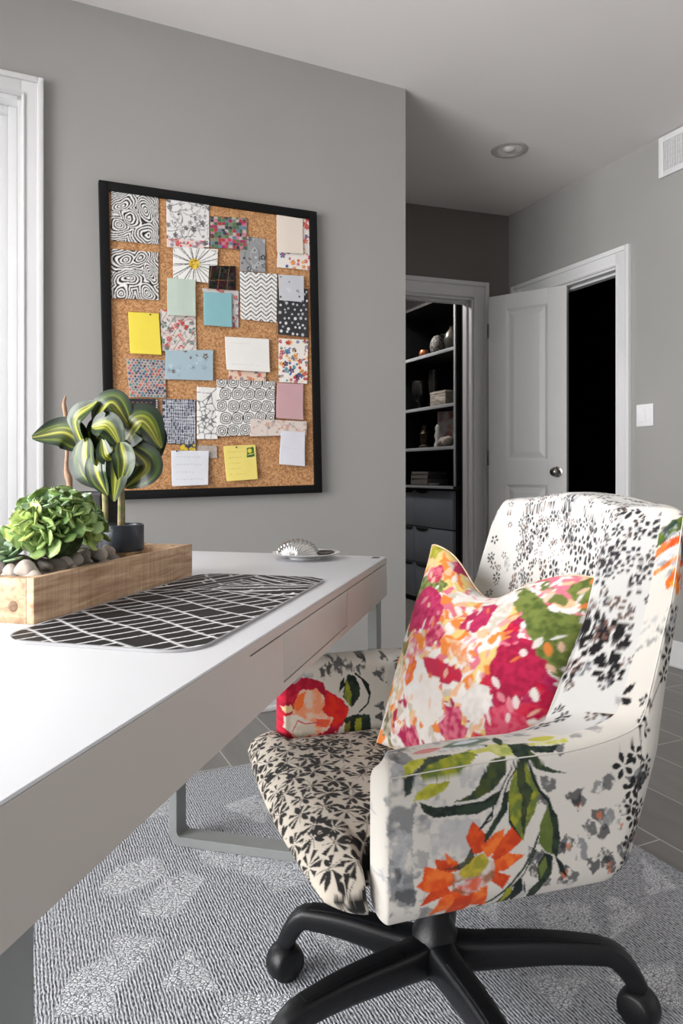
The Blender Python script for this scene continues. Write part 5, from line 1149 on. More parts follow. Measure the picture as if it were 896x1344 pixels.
c1.line(q1([(560, 330), (520, 400), (490, 470), (470, 505), (465, 560), (410, 602)]), .0022, DK)
c1.line(q1([(575, 335), (535, 400), (515, 460)]), .0026, DK)
c1.line(q1([(625, 340), (640, 390), (665, 440), (700, 480), (715, 515)]), .0048, DK)
c1.poly(q1([(700, 492), (735, 540), (750, 640), (738, 715), (692, 700), (663, 660), (665, 590), (688, 530)]), (88, 104, 44), 1, .001, GR, seed=17)
c1.poly(q1([(700, 488), (740, 545), (752, 640), (738, 718), (715, 700), (722, 600), (706, 540)]), DK, 1, .001, DK2, seed=18)
c1.poly(q1([(688, 700), (722, 715), (715, 790), (680, 840), (655, 900), (640, 946), (620, 920), (625, 860), (660, 820), (655, 752)]), DK2, 1, .001, DK, seed=19)
c1.poly(q1([(690, 715), (700, 760), (670, 810), (660, 760)]), GR, 1, .001)
c1.poly(q1([(728, 712), (762, 745), (782, 806), (750, 778)]), DK, 1)
c1.line(q1([(660, 630), (640, 690), (600, 765), (540, 840), (470, 910), (390, 965), (290, 1003)]), .0040, DK2)
c1.line(q1([(650, 690), (600, 790), (545, 850)]), .0024, DK)
c1.poly(q1([(562, 830), (592, 808), (598, 862), (560, 922), (542, 890)]), DK, 1, .001); c1.poly(q1([(600, 820), (615, 882), (600, 860)]), DK, 1)
c1.poly(q1([(520, 868), (552, 848), (545, 960), (540, 1000), (440, 1012), (395, 1000), (470, 958), (500, 920)]), DK, 1, .001, DK2, seed=20)
c1.poly(q1([(530, 850), (552, 845), (545, 880), (505, 950), (515, 890)]), OL, 1, .001); c1.poly(q1([(385, 1000), (400, 960), (440, 950), (430, 985)]), (110, 120, 50), 1, .001)
c1.poly(q1([(300, 1005), (380, 975), (400, 1000), (330, 1012)]), DK, 1)
# orange flower
for k, P in enumerate([[(385, 578), (432, 625), (424, 692), (385, 700), (362, 640)], [(480, 622), (512, 608), (508, 660), (450, 715), (425, 675)], [(545, 603), (583, 652), (530, 702), (490, 745), (470, 712), (508, 650)],
    [(592, 715), (520, 772), (470, 778), (475, 742), (530, 708)], [(537, 800), (510, 847), (468, 820), (465, 780)], [(440, 828), (442, 928), (385, 922), (368, 880), (400, 825)],
    [(378, 878), (372, 932), (332, 987), (288, 967), (298, 900), (328, 856)], [(292, 868), (315, 855), (290, 942), (215, 970), (248, 900)], [(268, 838), (285, 872), (172, 923), (198, 880)],
    [(300, 795), (315, 828), (200, 864), (158, 840), (180, 820), (190, 768), (260, 778)], [(232, 733), (310, 738), (335, 775), (280, 780), (240, 768)], [(268, 702), (312, 740), (280, 748)]]):
    mx_, my_ = sum(p[0] for p in P)/len(P), sum(p[1] for p in P)/len(P); P = [(mx_+(a-mx_)*1.16, my_+(b-my_)*1.16) for a, b in P]
    c1.poly(q1(P), OR1, 1, .0012, OR2 if k % 2 else (190, 60, 24), seed=k)
c1.poly(q1([(298, 800), (330, 770), (470, 730), (480, 800), (440, 840), (360, 880), (300, 860)]), (206, 196, 186), .9, .004, (150, 90, 60), seed=40)
c1.poly(q1([(310, 830), (420, 800), (440, 840), (360, 868), (310, 850)]), (196, 204, 206), .9, .003, (214, 90, 60), seed=41)
c1.poly(q1([(325, 790), (360, 728), (432, 700), (458, 738), (410, 800), (350, 810)]), YL, 1, .003, (150, 146, 50), seed=42)
c1.poly(q1([(440, 560), (470, 520), (465, 545), (425, 600), (405, 615)]), DK, 1)
c1.poly(q1([(392, 718), (380, 680), (350, 735), (300, 765), (255, 770), (330, 775), (372, 745)]), DK, .9, .001, DK2, seed=43)
# black five-petal sprigs towards the back edge
for (x, y, r_) in ((835, 905, 20), (812, 925, 10), (834, 990, 12), (850, 960, 9), (818, 1005, 16), (834, 1030, 12), (842, 1060, 10), (829, 1035, 14), (828, 1058, 10), (832, 1075, 12), (848, 1000, 9), (826, 1105, 10), (838, 1090, 9), (822, 1135, 9), (855, 895, 11), (862, 870, 13), (858, 930, 8), (868, 840, 11), (876, 815, 12), (850, 1015, 8), (815, 1150, 8)):
    a, b = c1.map((x, y)); c1.flower(a, b, r_*1.15/FPX*1.12, 5, (28, 26, 27), rs.uniform(0, 6), .46, .75); c1.line([(a, b), (a+.006, b+.02)], .0014, (40, 36, 36))
P = [c1.map(p) for p in ((862, 880), (845, 960), (838, 1030), (832, 1100), (822, 1150))]; m_ = c1.map; c1.map = lambda p: p; c1.line(P, .0016, (60, 56, 54)); c1.map = m_
# orange and green bloom high on the side of the back
for pts, col, c2_ in (([(862, 690), (880, 684), (896, 692), (890, 705), (866, 708), (854, 704)], (90, 110, 30), (40, 60, 60)), ([(856, 712), (872, 708), (892, 716), (884, 724), (860, 722)], (226, 70, 24), (240, 120, 60)),
    ([(856, 742), (890, 740), (894, 750), (858, 749)], (226, 104, 30), (240, 150, 90)), ([(880, 752), (888, 762), (878, 776), (866, 784), (866, 770)], (206, 96, 30), (236, 150, 60)), ([(868, 775), (884, 772), (882, 788), (872, 784)], (226, 110, 30), (240, 150, 60)),
    ([(856, 725), (880, 726), (876, 740), (858, 738)], (176, 176, 178), (210, 208, 206)), ([(884, 706), (890, 720), (893, 760), (886, 745)], (40, 60, 80), DK2)):
    c1.poly(pts, col, 1, .002, c2_, seed=len(pts)+int(pts[0][1]))
for i in range(16): 
    x, y = rs.uniform(838, 886), rs.uniform(665, 860); s = rs.uniform(4, 9); c1.smudge([(x-s, y-s*1.4), (x+s, y-s), (x+s*.7, y+s*1.4), (x-s*.6, y+s)], rs.choice([GY, GY3, GY2]), .7, 6, .48, i+200)
# beyond the visible side: repeats round the back
m_ = c1.map; c1.map = lambda p: p
for i in range(60):
    x, y = rs.uniform(.60, 1.75), rs.uniform(.32, 1.0); c1.flower(x, y, rs.uniform(.012, .02), 5, (34, 32, 33), rs.uniform(0, 6), .55, .75)
for i in range(50):
    x, y = rs.uniform(.56, 1.75), rs.uniform(.3, 1.0); s = rs.uniform(.01, .022); c1.smudge([(x+s*math.cos(k)*rs.uniform(.5, 1), y+s*math.sin(k)*rs.uniform(.5, 1)) for k in range(6)], rs.choice([GY, GY2, GY3]), .8, 7, .45, i+300)
# crown of the near arm (height above .53 runs across the arm top)
for i in range(26):
    x, y = rs.uniform(.02, .40), rs.uniform(.55, .63); s = rs.uniform(.008, .018); c1.smudge([(x+s*1.6*math.cos(k)*rs.uniform(.5, 1), y+s*math.sin(k)*rs.uniform(.5, 1)) for k in range(6)], rs.choice([GY, GY3, GY3]), .7, 8, .5, i+400)
c1.leaf(.10, .565, .15, .09, .022, (110, 126, 110)); c1.leaf(.12, .57, .2, .05, .012, (196, 204, 210)); c1.leaf(.05, .56, .1, .05, .014, (206, 90, 90), .7)
c1.leaf(.28, .60, .5, .075, .020, (60, 84, 50)); c1.leaf(.30, .585, .35, .07, .026, (206, 200, 50)); c1.leaf(.285, .61, .75, .06, .012, OL); c1.leaf(.24, .56, 0, .05, .02, OL2)
c1.leaf(.19, .55, 1.4, .035, .015, DK2)
# far arm, outside and crown: x mirrored from the far end
TOT = par[-1]
for k in range(9):
    x = TOT-rs.uniform(.02, .36); c1.leaf(x, rs.uniform(.53, .60), rs.uniform(-.4, .4), rs.uniform(.03, .07), .016, rs.choice([OL, OL2, DK2, GY2, GY]))
c1.map = m_

c2 = Canvas(-.1, .30, .7, .30, .0013, CREAM)        # inner face of the far arm (s, z)
c2.map = lambda p: chair_plane(p[0], p[1], t=Wc-TH_A)
def q2(pts): return [(330+x/3.537, 830+y/3.537) for x, y in pts]
c2.poly(q2([(120, 300), (150, 265), (215, 215), (260, 205), (330, 232), (350, 275), (420, 310), (450, 350), (440, 400), (400, 460), (340, 490), (250, 520), (120, 525), (100, 400)]), (196, 32, 58), 1, .004, (160, 20, 50), seed=1)
c2.poly(q2([(350, 280), (420, 310), (452, 360), (430, 410), (380, 440), (340, 380), (330, 320)]), (222, 50, 30), 1, .003, (206, 30, 40), seed=2)
c2.poly(q2([(200, 330), (230, 270), (300, 262), (340, 300), (330, 370), (380, 400), (360, 450), (300, 480), (200, 490), (150, 440), (150, 390), (190, 380)]), (226, 196, 176), 1, .005, (236, 150, 110), seed=3)
c2.poly(q2([(195, 340), (215, 290), (250, 275), (240, 340), (210, 370)]), (236, 110, 50), 1, .003, seed=4); c2.poly(q2([(300, 400), (370, 410), (350, 440), (300, 435)]), (226, 90, 60), 1, .003, seed=5)
c2.poly(q2([(150, 390), (210, 385), (290, 420), (300, 470), (220, 490), (160, 450)]), (222, 214, 200), 1, .003, (206, 196, 180), seed=6); c2.line(q2([(215, 410), (250, 425), (300, 420), (330, 425)]), .0025, (206, 80, 90)); c2.line(q2([(215, 410), (200, 440), (190, 460)]), .0025, (206, 90, 100))
c2.poly(q2([(140, 350), (185, 335), (195, 365), (150, 375)]), (226, 200, 150), .9, .003, seed=7)
c2.poly(q2([(445, 195), (430, 250), (425, 300), (465, 350), (500, 300), (505, 260), (480, 200)]), DK2, 1, .002, DK, seed=8); c2.poly(q2([(440, 215), (430, 300), (460, 345), (465, 290), (450, 240)]), GR, 1, .002, OL, seed=9)
c2.line(q2([(480, 190), (530, 230), (550, 280), (540, 330), (500, 370)]), .004, DK); c2.poly(q2([(500, 200), (545, 240), (548, 300), (520, 240)]), DK, 1); c2.poly(q2([(405, 280), (412, 230), (432, 205), (430, 250)]), DK, 1)
c2.poly(q2([(430, 400), (470, 380), (550, 380), (560, 500), (440, 500)]), DK, 1, .003, DK2, seed=10); c2.poly(q2([(485, 400), (510, 395), (510, 470), (490, 490), (478, 440)]), OL, 1, .002); c2.poly(q2([(430, 430), (460, 410), (450, 500), (430, 500)]), (120, 110, 40), 1, .002)
c2.poly(q2([(175, 210), (240, 185), (290, 200), (280, 215), (240, 205), (200, 240), (170, 240)]), GY3, .9, .003, seed=11)
for i, (x, y, s) in enumerate([(350, 170, 34), (400, 160, 40), (450, 150, 34), (330, 200, 20), (490, 170, 24), (595, 190, 36), (660, 180, 26), (700, 170, 30), (600, 340, 26), (595, 390, 22), (655, 310, 20), (690, 200, 22), (530, 120, 26), (380, 120, 26), (640, 230, 16), (520, 150, 20), (620, 120, 18)]):
    c2.smudge(q2([(x+s*math.cos(k*1.05)*(1.1 if k % 2 else .6), y+s*math.sin(k*1.05)*(1.2 if k % 2 else .6)) for k in range(6)]), GY2 if i % 3 else (40, 40, 42), .9, 6, .38, i)
c2.poly(q2([(560, 85), (640, 65), (700, 68), (680, 95), (600, 105)]), OL2, 1, .002, OL, seed=12); c2.poly(q2([(590, 68), (650, 60), (710, 66), (640, 74)]), DK2, 1, .002); c2.poly(q2([(340, 110), (440, 80), (560, 80), (575, 100), (480, 95), (400, 110)]), (70, 80, 60), 1, .002, OL, seed=13)

c3 = Canvas(-.2, .30, 1.05, .75, .0013, (196, 194, 191))  # front of the back (t, z), then over its top
c3.map = lambda p: chair_plane(p[0], p[1], s=.425)
def sprig(px, py, r_, n, col, al=1.0, wd=.5): a, b = c3.map((px, py)); c3.flower(a, b, r_/FPX*1.45, n, col, rs.uniform(0, 6), wd, .7, al=al, gap=.26)
for i in range(60):
    x, y = rs.uniform(640, 830), rs.uniform(650, 900); s = rs.uniform(5, 13); c3.smudge([(x+s*math.cos(k)*rs.uniform(.5, 1.1), y+1.3*s*math.sin(k)*rs.uniform(.5, 1.1)) for k in range(6)], rs.choice([GY, GY3, GY3, (190, 190, 192)]), .7, 8, .52, i+500)
for i in range(150):                                # fine dense sprigs at the far side
    f = rs.random()**1.5; x, y = 640+f*70, rs.uniform(645, 800); sprig(x, y, rs.uniform(4, 7), rs.choice([4, 5, 6]), rs.choice([(58, 56, 58), (88, 86, 88), (110, 82, 72), (50, 50, 54)]), .9)
CL = [(694, 668, 12), (668, 700, 11), (700, 700, 12), (715, 690, 10), (712, 715, 13), (725, 730, 11), (690, 745, 12), (722, 755, 13), (745, 745, 13), (742, 705, 14), (740, 725, 12), (752, 750, 9), (770, 700, 9), (777, 722, 17), (786, 700, 11), (772, 740, 9), (795, 745, 10), (803, 735, 13), (806, 762, 10), (790, 770, 10), (777, 690, 8), (806, 668, 13), (818, 660, 10), (835, 662, 13), (790, 655, 9), (765, 655, 9), (745, 662, 10), (725, 650, 9), (755, 772, 11), (735, 775, 11), (715, 780, 10), (700, 770, 9), (760, 690, 8), (812, 745, 9), (795, 715, 7), (820, 700, 8)]
for x, y, r_ in CL: sprig(x, y, r_, rs.choice([5, 5, 6]), rs.choice([(52, 52, 56), (40, 40, 44), (74, 68, 68), (60, 58, 62)]))
got = [(x, y) for x, y, _ in CL]
for i in range(1500):
    x, y = rs.uniform(640, 850), rs.uniform(640, 900); r_ = rs.uniform(6.5, 10.5)
    if all((x-a)**2+(y-b)**2 > 13.5**2 for a, b in got): got.append((x, y)); sprig(x, y, r_, rs.choice([4, 5, 5, 6]), rs.choice([(52, 52, 56), (70, 66, 66), (96, 76, 68), (44, 44, 48), (120, 118, 120)]), 1, .5) if rs.random() < .72 else None
for i in range(60): x, y = rs.uniform(660, 830), rs.uniform(645, 780); sprig(x, y, rs.uniform(3, 6), 3, rs.choice([(70, 68, 72), (110, 86, 78), (54, 54, 58)]))
for x, y, r_ in ((800, 838, 22), (775, 855, 24), (762, 880, 22), (790, 880, 18), (838, 862, 26), (815, 830, 18), (820, 855, 16), (750, 905, 18), (770, 905, 16), (800, 815, 14), (832, 840, 16), (845, 895, 16), (785, 905, 12), (812, 885, 14), (748, 930, 14), (765, 935, 12), (855, 905, 12)): sprig(x, y, r_*.8, 6, (24, 22, 23), 1, .55)
for x, y, r_ in ((825, 838, 12), (802, 800, 9), (815, 880, 9), (790, 860, 8)): sprig(x, y, r_, 5, (110, 80, 72), .9)
m3 = c3.map; c3.map = lambda p: p
for i in range(480):
    x, y = rs.uniform(-.19, .85), rs.uniform(.40, 1.05)
    if .12 < x < .50 and y < .84: continue
    c3.flower(x, y, rs.uniform(.006, .012), rs.choice([5, 6]), rs.choice([(52, 52, 56), (40, 40, 44), (96, 78, 70), (84, 84, 88)]), rs.uniform(0, 6), .46, .75, gap=.25)
for i in range(60):
    x, y = rs.uniform(-.19, .85), rs.uniform(.5, .97); q = rs.uniform(.008, .018); c3.smudge([(x+q*math.cos(k)*rs.uniform(.5, 1.1), y+1.3*q*math.sin(k)*rs.uniform(.5, 1.1)) for k in range(6)], rs.choice([GY, GY3]), .6, 8, .52, i+900)
c3.map = m3
c3.smudge([(740, 755), (790, 745), (800, 775), (750, 780)], GY2, .5, 12, .5, 77)

si = (INN[:, 0][:, None]+V[..., 0]*0); tt = V[..., 1]; zz = V[..., 2]; ss = V[..., 0]
P_ = np.broadcast_to(par[:, None], ss.shape)
# near side: use true (s,z) of the surface until the corner, then carry on along the path
Cout = c1.sample(np.where(P_ < .425, ss, P_+.09), UV)
Cinn = c2.sample(ss, zz); 
dS = np.zeros(ss.shape); dS[1:] = np.sqrt(np.diff(ss, axis=0)**2+np.diff(tt, axis=0)**2)
parI = np.concatenate([np.zeros(1), np.cumsum(np.hypot(*np.diff(INN, axis=0).T))]); arcS = np.broadcast_to((parI-parI[NS//2]+.325)[:, None], ss.shape)
edge = arcS[:, n_o+n_c][:, None]; sg = np.where(np.arange(NS) < NS//2, -1, 1)[:, None]; thick = np.hypot(*(OUT-INN).T)[:, None]
ramp = ((H > .56) & (H < .885))[:, None] & (REG < .995)
Cbk = c3.sample(np.where(ramp, edge+sg*(1-REG)*thick, arcS), np.where(ramp | (REG > .99), zz, np.minimum(UV[:, n_o-1][:, None]+UV[:, n_o+n_c-1][:, None]-UV, 1.04)))
idx = np.arange(NS)
nearhalf = (idx < NS//2)[:, None]
bkc = (back > .25)[:, None] & (REG > .30) & (zz > .47)
C = Cout.copy()
C = np.where(((REG > .45) & ~nearhalf)[..., None], Cinn, C)
C = np.where(((REG > .99) & nearhalf)[..., None], c2.sample(.5-ss, zz), C)
C = np.where((bkc | ((REG > .99) & (zz > .56)))[..., None], Cbk, C)
# arm fronts: cap surfaces bulging forward
fab = paint_mat('printed_linen', .9, .35, 1400, .05, .05)
def cap(i, sgn):
    n = 14; col = V[i]; mid = np.array([0, (OUT[i, 1]+INN[i, 1])/2, 0]); rings = []
    for k in range(1, n+1):
        a = math.pi/2*k/n; f = math.cos(a)**.75 if k < n else 0.0
        ring = col.copy(); ring[:, 1] = mid[1]+(col[:, 1]-mid[1])*f; zc_ = (ZBOT+H[i])/2; hh = (H[i]-ZBOT)/2
        fz = 1-(1-f)*.10; ring[:, 2] = zc_+(col[:, 2]-zc_)*fz; ring[:, 0] = col[:, 0]-.012*math.sin(a)**1.2; rings.append(ring)
    return rings
RA = cap(0, -1); RB_ = cap(NS-1, 1)
VV = np.concatenate([np.array(RA[::-1]), V, np.array(RB_)], 0)
CA = c1.sample(np.array(RA[::-1])[..., 0], np.array(RA[::-1])[..., 2]); CB = c2.sample(np.array(RB_)[..., 0], np.array(RB_)[..., 2])
CC = np.concatenate([CA, C, CB], 0)
nn_, mm_ = VV.shape[:2]
F = grid_faces(nn_, mm_, flip=True)
bnd = np.arange(nn_-1); F2 = np.stack([bnd*mm_+mm_-1, bnd*mm_, (bnd+1)*mm_, (bnd+1)*mm_+mm_-1], -1)
me = mesh_np('shell', VV, np.concatenate([F, F2])); paint(me, CC); smooth(me)
link('upholstered_shell', me, fab, chair)
# piped seam along the outer top edge of the near and far arm up the side of the back
def piping(rangei, nm):
    P = [tuple(V[i][n_o+3]) for i in rangei]; P = [P[k] for k in range(0, len(P), 6)]
    sweep(nm, P, .0011, .0011, M['piping'], chair, 8, 2)
M['piping'] = mat('pale_piping', (190, 186, 180), .9)
piping(range(0, na+nc), 'piping'); piping(range(NS-na-nc, NS), 'piping')

# seat cushion ---------------------------------------------------------------------
c4 = Canvas(-.30, -.02, .80, .70, .0012, (190, 181, 168)); r4 = random.Random(5); sp = .045
j = 0; y = -.02
while y < .70:
    x = -.30+(j % 2)*sp/2
    while x < .5:
        px, py = x+r4.uniform(-.008, .008), y+r4.uniform(-.008, .008); n = r4.choice([8, 9, 10]); a0 = r4.uniform(0, 6)
        for k in range(n):
            a = a0+2*math.pi*k/n+r4.uniform(-.15, .15); L_ = r4.uniform(.019, .027)
            if r4.random() < .85:
                ca, sa = math.cos(a), math.sin(a); w_ = L_*r4.uniform(.20, .32)
                if r4.random() < .5: c4.poly([(px+.002*ca, py+.002*sa), (px+L_*ca-w_*sa, py+L_*sa+w_*ca), (px+L_*1.02*ca+w_*.5*sa, py+L_*1.02*sa-w_*.5*ca)], (28, 26, 26))
                else: c4.leaf(px+.0015*ca, py+.0015*sa, a, L_, w_*1.5, (28, 26, 26), k=.8)
            else: c4.line([(px, py), (px+L_*math.cos(a), py+L_*math.sin(a))], .0012, (60, 56, 54))
        x += sp
    y += sp*.87; j += 1
nr1, nk = 300, 460; Vs = np.zeros((nr1, nk, 3)); Uc = np.zeros((nr1, nk, 2))
ztop, zb = .384, .304; sfr = -.086; sbk = .40
for i in range(nr1):
    f = i/(nr1-1); s0 = sfr+(sbk-sfr)*(f**1.35)
    d = (s0-sfr)/.085; q = 1.0 if d >= 1 else (1-(1-d)**2.3)**(1/2.3)
    # T shape: wide lip in front of the arms, narrow between them
    wsm = min(1, max(0, (s0+.030)/.022)); wsm = wsm*wsm*(3-2*wsm); hw0 = .312*(1-wsm)+.2395*wsm
    hw_ = hw0*(.90+.10*q) if d < 1 else hw0
    zc_ = .352-.003*(1-q); hu = (ztop-zc_)+.010*q; hd = (zc_-zb)
    for k in range(nk):
        g = (k % (nk//2))/(nk//2); top_ = k < nk//2; x = (.66*(1-2*g)+.34*math.cos(math.pi*g))*(1 if top_ else -1)
        zq = (1-abs(x)**9)**(1/2.6)*(1 if top_ else -1)
        t = .325+x*hw_; h_ = hu if top_ else hd
        hmul = q
        dome = .006*(1-x*x) if top_ else 0
        z = zc_+zq*h_*hmul+dome*q*max(zq, 0)
        bow = -.016*(1-x*x)*(1-f)**4
        tuck = .055*max(0, (zc_-z)/(zc_-zb))**1.3*(1-f)**5
        Vs[i, k] = (s0+bow+tuck, t, z); Uc[i, k] = (s0+bow-(ztop-z)*.9, t)
ref = Vs[-1, :, 0][None]; arc = np.zeros((nr1, nk)); dV = np.hypot(np.diff(Vs[..., 0], axis=0), np.diff(Vs[..., 2], axis=0))
arc[:-1] = np.cumsum(dV[::-1], axis=0)[::-1]; U4 = sbk-arc
up = np.arange(nk) < nk//2
fr0 = U4[0][up].mean(); U4[:, ~up] = fr0-(arc[0][~up]-arc[:, ~up])
C4 = c4.sample(np.maximum(U4, -.299), Vs[..., 1])
cap0 = np.array([[0, 0, 0]])
me = mesh_np('seat', Vs, grid_faces(nr1, nk, cv=True)); 
bm = bmesh.new(); bm.from_mesh(me); bm.verts.ensure_lookup_table()
r0_ = [bm.verts[k] for k in range(nk)]; 
for rr0 in (r0_, [bm.verts[(nr1-1)*nk+k] for k in range(nk)]):
    for k in range(nk//2-1):
        try: bm.faces.new((rr0[k], rr0[k+1], rr0[nk-2-k], rr0[nk-1-k]))
        except ValueError: pass
bmesh.ops.recalc_face_normals(bm, faces=bm.faces); bm.to_mesh(me); bm.free(); paint(me, C4.reshape(-1, 3)); smooth(me)
link('seat', me, fab, chair)
box('seat_board', .05, .34, .06, .59, .292, .322, M['black_seam'], chair, .004)

# swivel base -------------------------------------------------------------------------
hub = Vector((.165, 1.250)); dxy = hub-Vector(CH0[:2]); hx, hy = dxy.x*cc_+dxy.y*cs_, -dxy.x*cs_+dxy.y*cc_
bz = RUGZ
sb = lathe('star_base', [(0, .292), (.055, .292), (.055, .282), (.030, .275), (.027, .17), (.038, .145), (.043, .135), (.043, .085), (.036, .075), (.02, .068), (0, .068)], M['black_metal'], chair, 40, loc=(hx, hy, 0))
box('tilt_mechanism', hx-.09, hx+.10, hy-.06, hy+.06, .262, .2918, M['black_metal'], chair, .006)
EN = []
for px, py, ze in ((374, 1283, 0), (838, 1346, 0)): EN.append(floor_pt(px, py, bz))
def polar(ang, r): return Vector((hub.x+r*math.cos(math.radians(ang)), hub.y+r*math.sin(math.radians(ang)), 0))
tips = [Vector((EN[0].x, EN[0].y, 0)), polar(218, .350), polar(-75, .34), Vector((EN[1].x, EN[1].y, 0)), polar(74, .33)]
def loc(p): d = Vector((p.x, p.y, 0))-CH0; return Vector((d.x*cc_+d.y*cs_, -d.x*cs_+d.y*cc_, 0))
for k, tp in enumerate(tips):
    e = loc(tp); h0 = Vector((hx, hy, 0)); d = (e-h0).normalized(); L_ = (e-h0).length
    P = []
    for f in np.linspace(0, 1, 26):
        rr_ = .025+(L_-.025)*f; z = .110+.022*math.sin(math.pi/2*min(1, f/.72))**1.5
        if f > .82: z -= (f-.82)**2*1.75
        P.append(tuple(h0+d*rr_+Vector((0, 0, z))))
    hwv = np.interp(np.linspace(0, 1, 26), [0, .15, .7, .93, 1], [.030, .027, .021, .018, .015]); hhv = np.interp(np.linspace(0, 1, 26), [0, .2, .8, 1], [.031, .027, .020, .016])
    sweep('base_arm', P, list(hwv), list(hhv), M['black_metal'], sb, 20, 3.2)
    inset = [(Vector(p)+Vector((0, 0, hhv[i]-.0005))) for i, p in enumerate(P)][5:21]
    sweep('arm_inlay', [tuple(p) for p in inset], list(hwv[5:21]*.62), .0022, M['black_metal'], sb, 12, 3)
    # twin-wheel castor
    cst = bpy.data.objects.new('castor', None); COL.objects.link(cst); cst.parent = chair; cst.location = (e.x, e.y, bz); 
    ang = math.atan2(d.y, d.x)+(.9, 2.2, .5, -.7, 1.6)[k]; cst.rotation_euler = (0, 0, ang)
    lathe('castor_stem', [(0, .05), (.008, .05), (.008, .075), (0, .075)], M['black_metal'], cst, 16)
    for sg in (-1, 1):
        wl = lathe('wheel', [(0, -.008), (.020, -.0085), (.029, -.006), (.031, -.001), (.031, .004), (.027, .0085), (.012, .010), (0, .010)], M['black_metal'], cst, 36); wl.rotation_euler = (math.pi/2, 0, 0) if sg < 0 else (-math.pi/2, 0, 0); wl.location = (0, sg*.0125, .0312)
    n_, m_k = 22, 12; Vh = np.zeros((n_, m_k, 3))
    for i in range(n_):
        a = math.radians(-25+235*i/(n_-1))
        for j in range(m_k):
            b_ = math.radians(-90+180*j/(m_k-1)); Vh[i, j] = (.0345*math.cos(a)*math.cos(b_)**.3 if abs(b_) < 1.57 else .0345*math.cos(a)*.2, .026*math.sin(b_), .0312+.0345*math.sin(a)*(max(0, math.cos(b_))**.3))
    hm = mesh_np('castor_hood', Vh, grid_faces(n_, m_k)); smooth(hm); link('castor_hood', hm, M['black_metal'], cst)

